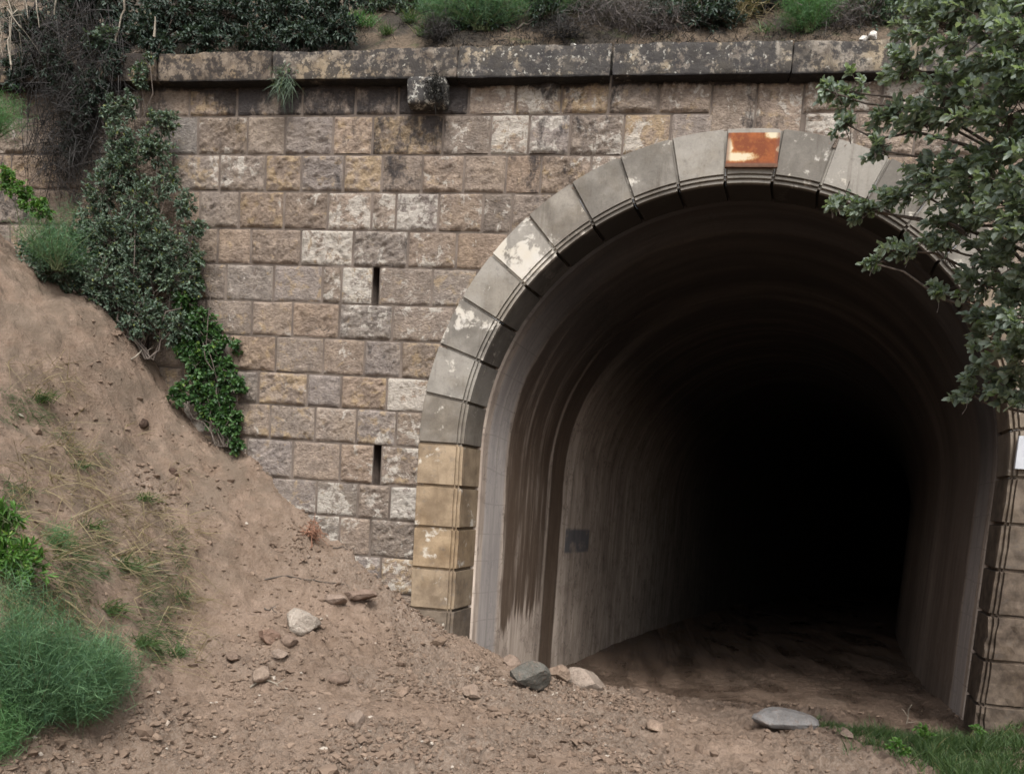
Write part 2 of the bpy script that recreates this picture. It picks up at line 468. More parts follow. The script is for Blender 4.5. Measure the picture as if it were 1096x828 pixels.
def mat_rust():
    t = NT('rusted_enamel'); v = t.coord()
    n = t.noise(v, 7, 5, .6, .5); n2 = t.noise(v, 30, 4, .6)
    c = t.mix(t.step(n, .36, .62), (.27, .082, .026), (.16, .045, .017))
    c = t.mix(t.step(n2, .5, .7, 0, .4), c, (.33, .125, .035))
    # surviving cream enamel: a strip low on the left and the upper right corner
    p = t.xyz(t.n('ShaderNodeTexCoord').outputs['UV'])
    def blob(cx, cy, rx, ry):
        dx = t.math('DIVIDE', t.math('SUBTRACT', p[0], cx), rx); dy = t.math('DIVIDE', t.math('SUBTRACT', p[1], cy), ry)
        return t.math('SQRT', t.math('ADD', t.math('MULTIPLY', dx, dx), t.math('MULTIPLY', dy, dy)))
    d = t.math('MINIMUM', t.math('MINIMUM', blob(.16, .24, .42, .17), blob(.90, .93, .20, .14)), t.math('MINIMUM', blob(.03, .55, .09, .3), blob(.99, .48, .05, .1)))
    d = t.math('ADD', d, t.math('MULTIPLY', t.math('SUBTRACT', n2, .5), 1.1))
    c = t.mix(t.step(d, .70, 1.20, 1, 0), c, t.mix(t.step(d, .55, 1.0), (.55, .47, .33), (.42, .23, .09)))
    edge = t.math('MINIMUM', t.math('MINIMUM', p[0], t.math('SUBTRACT', 1, p[0])), p[1])
    c = t.mix(t.step(edge, .02, .10, .7, 0), c, (.13, .052, .035))
    return t.done(c, .8, t.bump(n2, .4, .006))


def mat_plain(name, col, rough=.6, var=.25, scale=12):
    t = NT(name); n = t.noise(t.coord(), scale, 5)
    return t.done(t.mix(t.step(n, .3, .7), tuple(x * (1 - var) for x in col), tuple(x * (1 + var) for x in col)), rough, t.bump(n, .3, .004))


M = dict(
    ashlar=mat_ashlar(), mortar=mat_mortar(), coping=mat_coping(), vous=mat_voussoir(), lining=mat_lining(), ground=mat_ground(),
    hill=mat_hill(), rock=mat_rock(), gravel=mat_gravel(), rust=mat_rust(), white=mat_plain('white_enamel', (.50, .52, .55), .45, .06),
    dark=mat_plain('sky_light_cap_dark', (.055, .042, .034), .95),
    iron=mat_plain('rusty_bolt', (.12, .06, .035), .7),
    tree=mat_leaf('tree_leaf', (.120, .160, .128), (.34, .395, .32), .36, .4, (.12, .17, .06)),
    olive=mat_leaf('grey_green_leaf', (.040, .070, .046), (.145, .195, .135), .5, .2, (.19, .21, .06)),
    vivid=mat_leaf('creeper_leaf', (.020, .055, .018), (.075, .155, .045), .42, .25, (.13, .20, .04)),
    deep=mat_leaf('deep_green_leaf', (.018, .032, .024), (.055, .085, .060), .5, .15),
    fresh=mat_leaf('fresh_green_leaf', (.04, .11, .018), (.11, .22, .04), .5, .3, (.2, .28, .06)),
    fennel=mat_leaf('fennel_thread', (.034, .092, .046), (.150, .265, .125), .6, .3),
    fennel2=mat_leaf('young_fennel_thread', (.05, .13, .045), (.12, .24, .09), .6, .3),
    grass=mat_leaf('grass_blade', (.030, .068, .022), (.105, .165, .055), .55, .3, (.22, .20, .09)),
    straw=mat_leaf('straw_blade', (.16, .12, .065), (.34, .28, .16), .7, .2),
    greydry=mat_leaf('dry_grey_twig', (.035, .030, .030), (.17, .145, .135), .8, .1),
    darkdry=mat_leaf('dark_dry_stem', (.012, .011, .011), (.050, .044, .041), .8, .1),
    moss=mat_leaf('black_moss', (.008, .008, .008), (.035, .034, .028), .9, .05),
    root=mat_bark('red_root', (.16, .075, .045), (.34, .19, .13)),
    bark=mat_bark('grey_bark', (.055, .045, .038), (.14, .115, .095)),
    stem=mat_bark('green_stem', (.06, .075, .035), (.14, .16, .08)),
    paledry=mat_bark('pale_dry_wood', (.16, .14, .11), (.34, .30, .24)),
)

# ------------------------------------------------------------------ ground
CTRL = []
for (px, py, Y) in [(0, 250, -.05), (60, 320, -.05), (115, 352, -.05), (165, 392, -.05), (215, 468, -.05), (265, 492, -.05), (300, 532, -.05),
                    (330, 562, -.05), (370, 592, -.05), (437, 650, -.05), (500, 692, -.05), (545, 708, .5), (600, 722, .7), (645, 738, .3),
                    (0, 275, -1), (50, 315, -.9), (110, 350, -.7), (0, 520, -2.5), (100, 450, -1.2), (60, 600, -3), (150, 620, -2),
                    (200, 700, -2.4), (100, 800, -3.8), (0, 800, -4.2), (300, 620, -.8), (300, 700, -2), (450, 720, -1.2), (548, 828, -3.4),
                    (300, 828, -3.6), (750, 768, -.3), (850, 790, -1.2), (1040, 790, 0), (900, 828, -2), (1090, 815, -1.2), (210, 560, -1.0), (250, 600, -1.0),
                    (160, 480, -.7), (90, 530, -1.9), (960, 800, -.8)]:
    CTRL.append(at(px, py, Y))
CTRL += [np.array(c, float) for c in [(-9.2, -1, 5.7), (-9.2, -4, 5.0), (-9, -8, 4.4), (-6.2, -8, 1.9), (-4.8, -8, .75), (-2, -8, .55), (1, -8, .5), (3.2, -8, .6),
                                      (5.5, -8, 1.8), (3.4, -4, .6), (3.2, -2, .45), (3.4, 0, .5), (5.2, -1.5, 1.9), (5.6, -4, 2.0), (7.5, -1, 3.8), (7.8, -5, 3.6),
                                      (-6.2, -5, 2.15), (-7.6, -4, 3.4), (-7.7, -2.2, 3.9), (-9.4, .5, 6.0), (-4.2, -5.6, .42), (0, -5, .42),
                                      (-1.6, 1.6, -.12), (0, 1.6, -.12), (2.6, 1.6, .02), (-.8, 1.0, .0), (1.5, 1.0, -.03), (-2.3, 1.4, .10)]]
CTRL = np.array(CTRL)


def tps_fit(P, Z, lam=0.002):
    n = len(P); d = np.linalg.norm(P[:, None] - P[None], axis=2)
    K = np.where(d > 0, d * d * np.log(d + 1e-12), 0) + lam * np.eye(n)
    A = np.zeros((n + 3, n + 3)); Q = np.hstack([np.ones((n, 1)), P])
    A[:n, :n] = K; A[:n, n:] = Q; A[n:, :n] = Q.T
    return np.linalg.solve(A, np.concatenate([Z, np.zeros(3)]))


TPS = tps_fit(CTRL[:, :2], CTRL[:, 2])


def axis_x(y):
    y = np.asarray(y, float)
    return .197 * y + .006 * np.maximum(y - 2, 0) ** 2


def axis_z(y):
    return -.035 * np.asarray(y, float)


def floor_z(X, Y):
    s = (X - axis_x(Y)) / 2.7
    return axis_z(Y) - .50 + .44 * sstep(-.9, .9, s) + .10 * sstep(.5, 1, np.abs(s))


def zones(X, Y):
    """rubble, wet, bank masks"""
    p = np.stack([X, Y, X * 0], -1)
    n = fbm(p * .9, 3, 31); n2 = fbm(p * 2.3, 3, 35)
    rub = sstep(-.25, .35, n + .45 * np.exp(-((X + 2.3) ** 2 / 2.2 + (Y + .8) ** 2 / 1.2)) + .35 * np.exp(-((X + 4.6) ** 2 / .5 + (Y + .55) ** 2 / .25)) - .5 * sstep(-4.2, -5.2, X))
    inside = sstep(-.35, .55, Y - .5 + .80 * (np.clip(X, -3, 1.5) + 1.1) + .35 * n2 + .15 * n) * sstep(3.3, 2.9, np.abs(X - axis_x(np.maximum(Y, 0)))) * sstep(-2.2, -1.2, Y)
    wet = np.clip(inside * (.55 + .5 * n2 + .3 * sstep(0, 3, Y)) + .5 * sstep(-.3, .8, X) * sstep(-1.6, .2, Y) * sstep(-.1, .3, n2), 0, 1)
    bank = sstep(-4.3, -5.3, X + .5 * n)
    return rub, wet, bank


def ground_z(X, Y, detail=True):
    X = np.atleast_1d(np.asarray(X, float)); Y = np.atleast_1d(np.asarray(Y, float))
    Yc = np.clip(Y, -8.5, 1.6); Xc = np.clip(X, -9.5, 8)
    Q = np.stack([Xc, Yc], -1)
    Z = np.zeros(len(X)); n = len(CTRL)
    for a in range(0, len(X), 20000):
        q = Q[a:a + 20000]
        d = np.linalg.norm(q[:, None] - CTRL[None, :, :2], axis=2)
        Z[a:a + 20000] = np.where(d > 0, d * d * np.log(d + 1e-12), 0) @ TPS[:n] + TPS[n] + q @ TPS[n + 1:]
    Z += .75 * np.maximum(-9.5 - X, 0) + .35 * np.maximum(X - 8, 0)
    Z = np.minimum(Z, 9 + .05 * np.abs(X))
    t = sstep(.3, 3.0, Y)
    Z = Z * (1 - t) + floor_z(X, Y) * t
    if detail:
        p = np.stack([X, Y, Z * .6], -1)
        rub, wet, bank = zones(X, Y)
        ins = 1 - .6 * sstep(.3, 1.5, Y)
        Z = Z + ins * (.060 * fbm(p * 1.7, 4, 3) + .050 * fbm(p * 6, 5, 9, .6) + (.045 + .065 * rub) * np.abs(fbm(p * 13, 3, 13, .65)) * 1.2)
        w_ = p + .25 * np.stack([fbm(p * 2.3, 2, 201), fbm(p * 2.3, 2, 203), X * 0], -1)
        Z = Z + ins * .055 * (sstep(-.03, .05, fbm(w_ * 1.5, 3, 205)) - .5) * (.35 + .65 * sstep(-3.2, -4.4, X)) + ins * .030 * (sstep(-.02, .05, fbm(w_ * 4.1, 3, 207)) - .5)
        # run-off rills down the bank
        Z = Z + bank * ins * (.11 * fbm(np.stack([X * .5 - Y * .2, Y * 2.6, X * 0], -1), 4, 21) + .03 * fbm(np.stack([X * 3, Y * 9, X * 0], -1), 3, 23))
    return Z


def axis_pts(lo, hi, step, far_lo, far_hi, g=1.25):
    core = list(np.arange(lo, hi + 1e-6, step))
    a, s = core[0], step
    while a > far_lo:
        s *= g; a -= s; core.insert(0, a)
    a, s = core[-1], step
    while a < far_hi:
        s *= g; a += s; core.append(a)
    return np.array(core)


gx = axis_pts(-8.4, 3.6, .026, -45, 45); gy = axis_pts(-4.6, 4.2, .026, -60, 62)
GX, GY = np.meshgrid(gx, gy, indexing='ij')
gz = ground_z(GX.ravel(), GY.ravel())
outside_back = (GY.ravel() > .25) & (np.abs(GX.ravel() - axis_x(np.maximum(GY.ravel(), 0))) > 2.95)
gz = np.where(outside_back, np.minimum(gz, 5.0), gz)
ia, ib = np.meshgrid(np.arange(len(gx) - 1), np.arange(len(gy) - 1), indexing='ij')
a = ia * len(gy) + ib
mb = MB()
mb.add(np.stack([GX.ravel(), GY.ravel(), gz], -1), np.stack([a, a + len(gy), a + len(gy) + 1, a + 1], -1).reshape(-1, 4),
       np.stack(zones(GX.ravel(), GY.ravel()), -1))
tag(mb.build('ground', M['ground'], smooth=True), kind='structure')


def on_ground(px, py, y_lo=-7.5, y_hi=9.0):
    d = ray(px, py)
    ys = np.linspace(y_lo, y_hi, 700)
    P = CAM[None] + d[None] * ((ys - CAM[1]) / d[1])[:, None]
    g = ground_z(P[:, 0], P[:, 1], True)
    k = int(np.argmax(P[:, 2] < g))
    if not (P[:, 2] < g).any():
        return at(px, py, -.12)
    return np.array([P[k, 0], P[k, 1], g[k]])


def gnormal(x, y, e=.06):
    z = ground_z([x - e, x + e, x, x], [y, y, y - e, y + e], False)
    n = np.array([-(z[1] - z[0]) / (2 * e), -(z[3] - z[2]) / (2 * e), 1.0])
    return n / np.linalg.norm(n)


# ------------------------------------------------------------------ the portal
portal = empty('tunnel_portal', (0, 0, 0), 'weathered stone railway tunnel portal with a round arch opening into darkness', 'tunnel portal')
R_OUT, R_IN = 3.188, 2.70
ROWZ = [6.41, 6.047, 5.656, 5.280, 4.892, 4.518, 4.131, 3.760, 3.376, 3.022, 2.646, 2.220, 1.841, 1.427, 1.03, .63, .23, -.17, -.57]
ROWY = [105, 145, 186, 224, 264, 304, 344, 382, 420, 457, 496, 536, 575, 615]
JOINTS = [[203, 254, 324, 381, 427, 502, 552, 601, 652, 705.5, 762, 810, 860, 944],
          [176.5, 212, 265, 305, 356.5, 399, 474, 525, 566, 610, 667, 717, 762, 810, 860, 915],
          [185, 235, 284, 322.5, 368, 409, 452, 496.5, 541.6, 579, 632],
          [170, 214, 256, 304, 351, 398, 424, 469.5, 517, 548],
          [190, 233, 268.6, 322, 378, 436.7, 488.7],
          [181, 242, 293, 345, 365.5, 399, 405.8, 462.6, 510],
          [220, 269.5, 313, 363, 420, 485],
          [196, 245, 295, 346, 390, 429.6],
          [232, 276.6, 328.6, 365, 414],
          [240, 289, 337, 381.5, 424],
          [264, 313, 364, 399.6, 407.6],
          [290, 338.5, 383, 417],
          [310, 363, 396],
          [350, 407]]
SLITS = [(5, 402.4), (10, 403.6)]
# (row, photo x inside the block): pale scale, black lichen, ochre
STAIN = {(3, 375): (.75, 0, 0), (4, 345): (.95, .05, .35), (4, 400): (.45, .35, 0), (5, 355): (.6, 0, 0), (5, 385): (.85, 0, .45), (5, 265): (.25, 0, 0),
         (8, 432): (.95, .1, 0), (11, 428): (.95, .15, .1), (11, 400): (.45, .1, 0), (0, 627): (.35, 0, .8), (1, 545): (.75, .1, .35), (1, 590): (.55, .1, 0),
         (1, 690): (.3, 0, .8), (1, 440): (0, .2, .75), (0, 228): (.25, .45, .55), (10, 385): (.4, 0, 0), (6, 390): (.45, 0, 0), (2, 265): (.4, 0, 0),
         (6, 450): (.4, 0, 0), (0, 580): (.3, .1, .45), (0, 530): (.35, 0, 0), (1, 500): (.35, .1, 0), (2, 470): (.35, .05, .1), (3, 490): (.45, 0, .1),
         (1, 235): (.4, 0, .2), (0, 352): (0, .65, 0), (0, 300): (0, .55, 0), (0, 400): (0, .3, 0), (8, 300): (.1, 0, .55), (9, 310): (.1, 0, .4), (4, 465): (.4, 0, 0),
         (0, 465): (0, .8, 0), (1, 640): (.4, .05, 0), (0, 680): (.2, .15, .2), (10, 402): (.3, 0, 0), (3, 280): (.2, 0, .45), (5, 435): (.3, 0, .15),
         (2, 430): (.05, .3, 0), (7, 410): (.05, .35, 0), (0, 730): (.35, .1, .1), (5, 485): (.3, 0, .4), (2, 560): (0, .35, 0), (9, 400): (.05, 0, .5),
         (0, 835): (.15, 0, .3), (0, 785): (.15, .1, .1)}
rs = np.random.default_rng(5)
ash = MB(); mort = MB(); stain_shade = []
SLITX = []
for r in range(len(ROWZ) - 1):
    z1, z0 = ROWZ[r], ROWZ[r + 1]
    zc = (z0 + z1) / 2
    if r < len(JOINTS):
        xs = [at(x, ROWY[r], 0)[0] for x in JOINTS[r]]
    else:
        xs = [-4.6 + .2 * (r % 2)]
        while xs[-1] < -3.2: xs.append(xs[-1] + rs.uniform(.42, .6))
    x = xs[0]
    while x > -9.6:
        x -= rs.uniform(.40, .62); xs.insert(0, x)
    x = xs[-1]
    while x < 7.2:
        x += rs.uniform(.40, .62); xs.append(x)
    # joints are hidden behind the ring between the springers: keep cutting anyway, the ring covers them
    for x0, x1 in zip(xs[:-1], xs[1:]):
        xm = (x0 + x1) / 2
        zz0, zz1 = z0, z1
        slit = None
        for (sr, sx) in SLITS:
            if sr == r and x0 < at(sx, ROWY[r], 0)[0] < x1: slit = True
        tall = False
        if r in (0, 1):
            for tx in (786, 835):
                if x0 < at(tx, 110, 0)[0] < x1: tall = True
        if tall and r == 1: continue
        if tall: zz0 = ROWZ[2]
        corners = [math.hypot(cx, max(cz - ZS, 0)) for cx in (x0, x1, xm) for cz in (zz0, zz1)]
        if max(corners) < 3.05: continue
        if slit:
            SLITX.append((x0, x1, zz0, zz1)); continue
        g = rs.uniform(.004, .007)
        res = .017 if xm < 2.9 else .03
        nx = max(int((x1 - x0) / res), 4); nz = max(int((zz1 - zz0) / res), 4)
        U, W = np.meshgrid(np.linspace(x0 + g, x1 - g, nx), np.linspace(zz0 + g, zz1 - g, nz), indexing='ij')
        # hand-cut outline: corners a little off square
        cz = rs.normal(0, .004, 4)
        fu = (U - x0) / (x1 - x0); fw = (W - zz0) / (zz1 - zz0)
        W = W + (cz[0] * (1 - fu) + cz[1] * fu) * (1 - fw) + (cz[2] * (1 - fu) + cz[3] * fu) * fw
        W = W + .004 * np.sin(U * 9 + r)
        e = np.minimum(np.minimum(U - x0 - g, x1 - g - U), np.minimum(W - zz0 - g, zz1 - g - W))
        P = np.stack([U.ravel(), W.ravel(), np.full(U.size, r * 3.1 + xm)], -1)
        rough = rs.choice([1.0, .8, .55, .3], p=[.5, .2, .2, .1])
        if tall: rough = .35
        an = rs.uniform(.3, 1.1)
        Q = np.stack([P[:, 0] * math.cos(an) + P[:, 1] * math.sin(an), (-P[:, 0] * math.sin(an) + P[:, 1] * math.cos(an)) * 2.0, P[:, 2]], -1)
        h = (.55 * fbm(Q * 9, 3, 41) + 1.0 * np.abs(fbm(Q * 15, 2, 47)) + .55 * fbm(P * np.array([2.6, 2.6, 1]), 2, 43)).reshape(U.shape)
        prof = sstep(0, .008, e) * .010 + sstep(.004, .034, e) * rough * (.006 + .036 * h)
        Yv = -prof + .010 * (1 - sstep(0, .004, e))
        V = np.stack([U, Yv, W], -1).reshape(-1, 3)
        i, j = np.meshgrid(np.arange(nx - 1), np.arange(nz - 1), indexing='ij')
        a = i * nz + j
        F = np.stack([a, a + nz, a + nz + 1, a + 1], -1).reshape(-1, 4)
        # leave out what the ring and the opening take
        rad = np.hypot(V[:, 0], np.maximum(V[:, 2] - ZS, 0))
        F = F[(rad[F].max(1) > 3.12)]
        if len(F) == 0: continue
        br = rs.normal(1.0, .08); warm = rs.normal(0, .03)
        base = np.array([.283 * (1 + warm), .232, .194 * (1 - warm)]) * np.clip(br, .72, 1.32)
        if rs.random() < .12: base = np.array([.27, .235, .215]) * br
        ash.add(V, F, base)
        s = (max(0, rs.normal(.12, .22)), max(0, rs.normal(.02, .12)), max(0, rs.normal(.10, .28)))
        for (sr, sx), val in STAIN.items():
            if sr == r and x0 < at(sx, ROWY[r], 0)[0] < x1: s = val
        S = np.tile(np.array(s, float), (len(V), 1))
        S[:, 0] += .15 * sstep(-5.2, -3.2, V[:, 0]) + .45 * sstep(.10, .42, fbm(np.stack([V[:, 0] * .9, V[:, 2] * 1.1, V[:, 0] * 0], -1), 3, 221))
        S[:, 1] += .45 * sstep(.18, .45, fbm(np.stack([V[:, 0] * 2.2, V[:, 2] * .7, V[:, 0] * 0], -1), 3, 223)) * sstep(4.4, 6.2, V[:, 2])
        # shade under the coping painted in, dark weathering below the spout stone
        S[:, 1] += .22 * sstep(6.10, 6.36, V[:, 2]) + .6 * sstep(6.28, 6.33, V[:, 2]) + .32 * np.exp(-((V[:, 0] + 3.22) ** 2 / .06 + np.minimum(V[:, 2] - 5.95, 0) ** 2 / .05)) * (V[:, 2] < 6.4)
        S[:, 1] += .5 * np.exp(-((V[:, 0] + 4.78) ** 2 / .006)) * sstep(5.6, 6.2, V[:, 2])
        S[:, 1] += .28 * sstep(-6.2, -7.6, V[:, 0])
        stain_shade.append(S)
        ex = .04 if tall else .0
        mx = np.linspace(x0 - ex, x1 + ex, 9); mz = np.linspace(zz0, zz1, 9)
        MU, MW = np.meshgrid(mx, mz, indexing='ij')
        i, j = np.meshgrid(np.arange(8), np.arange(8), indexing='ij'); a = i * 9 + j
        MV = np.stack([MU.ravel(), np.full(81, (.004 if x0 < at(800, 110, 0)[0] - .2 else .0065) if tall else .001), MW.ravel()], -1)
        MF = np.stack([a, a + 9, a + 10, a + 1], -1).reshape(-1, 4)
        mr = np.hypot(MV[:, 0], np.maximum(MV[:, 2] - ZS, 0))
        MF = MF[mr[MF].max(1) > 3.06]
        if len(MF): mort.add(MV, MF)
wall = ash.build('ashlar_facing', M['ashlar'], portal, smooth=True)
at_ = wall.data.attributes.new('stain_shade', 'FLOAT_COLOR', 'POINT')
S = np.concatenate(stain_shade)
at_.data.foreach_set('color', np.hstack([S, np.ones((len(S), 1))]).ravel().astype(np.float32))
mort.build('mortar_bed', M['mortar'], portal)
for k, (x0, x1, z0, z1) in enumerate(SLITX):
    m_ = MB(); d = .42
    x0, x1, z0, z1 = x0 - .003, x1 + .003, z0 - .003, z1 + .003
    m_.add([(x0, -.004, z0), (x1, -.004, z0), (x1, -.004, z1), (x0, -.004, z1), (x0, d, z0), (x1, d, z0), (x1, d, z1), (x0, d, z1)],
           [(0, 4, 7, 3), (1, 2, 6, 5), (0, 1, 5, 4), (3, 7, 6, 2), (4, 5, 6, 7)])
    m_.build('weep_slot', M['dark'], portal)


def rough_box(b, x0, x1, y0, y1, z0, z1, res=.05, amp=.008, rnd=.02, seed=0, warp=None):
    n = [max(int((hi - lo) / res), 2) for lo, hi in ((x0, x1), (y0, y1), (z0, z1))]
    bm = bmesh.new(); idx = {}
    lo = np.array([x0, y0, z0]); hi = np.array([x1, y1, z1])

    def vert(i, j, k):
        if (i, j, k) not in idx: idx[(i, j, k)] = len(idx)
        return idx[(i, j, k)]
    F = []
    for ax in range(3):
        u, w = [q for q in range(3) if q != ax]
        for side in (0, n[ax]):
            for p in range(n[u]):
                for q in range(n[w]):
                    def cc(pp, qq):
                        c = [0, 0, 0]; c[ax] = side; c[u] = pp; c[w] = qq; return vert(*c)
                    f = [cc(p, q), cc(p + 1, q), cc(p + 1, q + 1), cc(p, q + 1)]
                    if (side == 0) != (ax == 1): f.reverse()
                    F.append(f)
    K = np.array(list(idx.keys()), float)
    V = lo + (hi - lo) * K / np.array(n)
    inner = np.clip(V, lo + rnd, hi - rnd)
    d = V - inner; ln = np.linalg.norm(d, axis=1)[:, None]
    on = ln[:, 0] > 1e-9
    V[on] = inner[on] + d[on] / ln[on] * rnd
    nn = d / (ln + 1e-9)
    V += nn * (amp * fbm(V * 7, 4, 60 + seed) + amp * 1.2 * fbm(V * 2.2, 2, 70 + seed))[:, None]
    if warp is not None: V = warp(V)
    bm.free()
    b.add(V, np.array(F))


# coping stones along the top of the wall
ZC0, ZC1 = 6.335, 6.615
cop_x = [-9.6, -7.9, -6.25, -4.95, at(490, 60, -.16)[0], at(655, 60, -.16)[0], at(848, 60, -.16)[0], 2.2, 3.9, 5.6, 7.2]
for k, (x0, x1) in enumerate(zip(cop_x[:-1], cop_x[1:])):
    b = MB()
    dz = [0, .0, 0, .0, .012, .004, -.006, 0, .008, 0][k]
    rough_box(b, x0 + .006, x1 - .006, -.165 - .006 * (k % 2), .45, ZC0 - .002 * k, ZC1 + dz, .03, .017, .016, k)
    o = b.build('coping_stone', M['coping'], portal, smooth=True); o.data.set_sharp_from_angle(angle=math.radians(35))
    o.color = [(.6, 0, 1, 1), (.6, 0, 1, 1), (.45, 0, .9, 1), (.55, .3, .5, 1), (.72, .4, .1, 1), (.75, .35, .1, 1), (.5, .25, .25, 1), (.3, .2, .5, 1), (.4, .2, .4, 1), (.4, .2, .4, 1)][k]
# spout stone hanging under the coping
b = MB()
sx0, sx1 = at(433.5, 100, -.22)[0], at(475, 100, -.22)[0]
rough_box(b, sx0, sx1, -.178, .1, 6.085, 6.352, .03, .010, .030, 33)
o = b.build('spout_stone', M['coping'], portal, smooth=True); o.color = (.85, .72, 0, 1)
o['label'] = 'black lichened stone spout projecting under the coping'
# bed of stone between coping underside and first course
b = MB(); rough_box(b, -9.6, 7.2, .0, .4, 6.30, ZC0 + .03, .4, .0, .01, 4)
b.build('bed_course', M['mortar'], portal)


def ring_stone(name, kind, t0, t1, col, rough=0.0, side=1, groove=.030, seed=0):
    """one dressed block with a moulded inner edge; kind 'arch' sweeps an angle, 'jamb' a height"""
    def prof(k):      # k: sinking of the joint rebate
        q = R_IN
        return [(R_OUT - k * .2, .03), (R_OUT - k * .2, -.050 + k), (R_OUT - .003, -.052 + k), (q + .074, -.052 + k), (q + .073, -.024), (q + .064, -.024), (q + .061, -.036 + k * 1.2),
                (q + .038, -.036 + k * 1.2), (q + .037, -.004), (q + .029, -.004), (q + .026, -.014 + k), (q + .001 + k * .9, -.014 + k), (q + k * 1.3, .02), (q + k * 1.3, .20), (q + k * 1.3, .36), (q + k * 1.3, .50)]

    def pos(r_, y_, t):
        sk = .197 * max(y_ - .02, 0)          # the bore leaves the wall at a skew
        if kind == 'arch': return (r_ * math.cos(t) + sk, y_, ZS + r_ * math.sin(t))
        return (side * r_ + sk, y_, t)
    b = MB()
    g = .016 / R_OUT if kind == 'arch' else .016
    n = 6
    tt0, tt1 = t0, t1
    ts = [(tt0, groove), (tt0 + g, groove), (tt0 + g * 1.25, 0)] + [(tt0 + g * 1.25 + (tt1 - tt0 - 2.5 * g) * i / n, 0) for i in range(1, n)] + [(tt1 - g * 1.25, 0), (tt1 - g, groove), (tt1, groove)]
    # refine the broad face across so that worn blocks can be roughened
    rows = []
    for t, k in ts:
        P = prof(k); Q = []
        for i, (r_, y_) in enumerate(P):
            Q.append((r_, y_))
            if i == 2:
                r2, y2 = P[3]
                for q in range(1, 8): Q.append((r_ + (r2 - r_) * q / 8, y_))
        rows.append([pos(r_, y_, t) for r_, y_ in Q])
    V = np.array(rows); m, w = V.shape[:2]
    V = V.reshape(-1, 3)
    if rough > 0:
        q = fbm(V * 6, 4, 80 + seed)
        V = V + np.stack([q * rough * .6 * -side, -np.abs(fbm(V * 5, 3, 90 + seed)) * rough, 0 * q], -1) * np.clip((V[:, 1:2] < .1) * 1.0, 0, 1)
    i, j = np.meshgrid(np.arange(m - 1), np.arange(w - 1), indexing='ij'); a = i * w + j
    F = np.stack([a, a + 1, a + w + 1, a + w], -1).reshape(-1, 4)
    b.add(V, F)
    o = b.build(name, M['vous'], portal, smooth=False)
    bm = bmesh.new(); bm.from_mesh(o.data); bmesh.ops.recalc_face_normals(bm, faces=bm.faces)
    c = bm.faces[0]
    bm.to_mesh(o.data); bm.free()
    o.color = col
    return o


PATCH = [.10, .30, .45, .22, .75, .32, .10, .30, .10, .05, .32, .12, .3, .4, .3, .5, .4, .3, .3]
for k in range(19):
    a0, a1 = PI - (k + 1) * PI / 19, PI - k * PI / 19
    sand = {0: .12, 5: .10, 15: .5, 16: .6, 17: .4, 18: .3}.get(k, .03)
    brown = {17: .35, 18: .5, 16: .25}.get(k, 0.0)
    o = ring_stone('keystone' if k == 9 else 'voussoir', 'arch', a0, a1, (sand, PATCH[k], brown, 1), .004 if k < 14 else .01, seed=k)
    if k == 4: o['label'] = 'grey arch stone with large flaking white patch'
for i in range(7):
    z1 = ZS - .45 * i; z0 = z1 - .45
    c = [(.8, .22, .05, 1), (.85, .34, .1, 1), (.95, .34, .1, 1), (.8, .15, .25, 1), (.4, .1, .7, 1), (.4, .1, .8, 1), (.4, 0, .9, 1)][i]
    ring_stone('jamb_block', 'jamb', z0, z1, c, .012 if i < 3 else .022, -1, seed=30 + i)
    c = (.3, [.1, .05, 0, 0, 0, .05, 0][i], [.75, .85, .95, 1, 1, .97, 1][i], 1)  # right blocks: brown stone, with the tree's shade painted into the colour
    ring_stone('jamb_block', 'jamb', z0, z1, c, .02 if i < 3 else .045, 1, seed=50 + i)

# tunnel lining: horseshoe profile swept along the tunnel, with steps at the construction joints
YST = [.47, .47, .50, .66, .90, 1.20, 1.24, 1.6, 2.0, 2.4, 2.90, 2.93, 3.3, 3.62, 3.66, 4.2, 5.0, 5.9, 5.94, 7, 8.2, 8.24, 9.5, 11, 13, 15, 18, 21, 25, 30, 36, 42, 50]
RST = [2.80, 2.685, 2.685, 2.682, 2.678, 2.674, 2.672, 2.668, 2.665, 2.662, 2.660, 2.666, 2.664, 2.663, 2.653, 2.650, 2.646, 2.642, 2.650, 2.645, 2.64, 2.632] + [2.625] * 11
prof = [(-1.0, -1.05)]
hs = [i * .25 for i in range(-4, 12)]
def lining_ring(rr, y):
    P = []; Uc = []
    zs = np.linspace(-.95, ZS, 14)
    for z in zs[:-1]: P.append((-rr, z)); Uc.append(z + .6)
    for q in range(41):
        t = PI - PI * q / 40
        P.append((rr * math.cos(t), ZS + rr * math.sin(t))); Uc.append(ZS + .6 + 2.68 * PI * q / 40)
    for z in zs[::-1][1:]: P.append((rr, z)); Uc.append(ZS + .6 + 2.68 * PI + (ZS - z))
    return P, Uc
V = []; UVl = []
for y, rr in zip(YST, RST):
    P, Uc = lining_ring(rr, y)
    for (x, z), u in zip(P, Uc):
        V.append((x + float(axis_x(y)), y, z + float(axis_z(y)))); UVl.append((u, y))
w = len(P); m = len(YST)
i, j = np.meshgrid(np.arange(m - 1), np.arange(w - 1), indexing='ij'); a = i * w + j
F = np.stack([a, a + w, a + w + 1, a + 1], -1).reshape(-1, 4)
b = MB(); b.add(V, F)
me = b.mesh('tunnel_lining')
uvl = me.uv_layers.new(name='UVMap')
li = np.zeros(len(me.loops), np.int32); me.loops.foreach_get('vertex_index', li)
uvl.data.foreach_set('uv', np.array(UVl)[li].ravel().astype(np.float32))
link('tunnel_lining', me, M['lining'], portal, smooth=True)
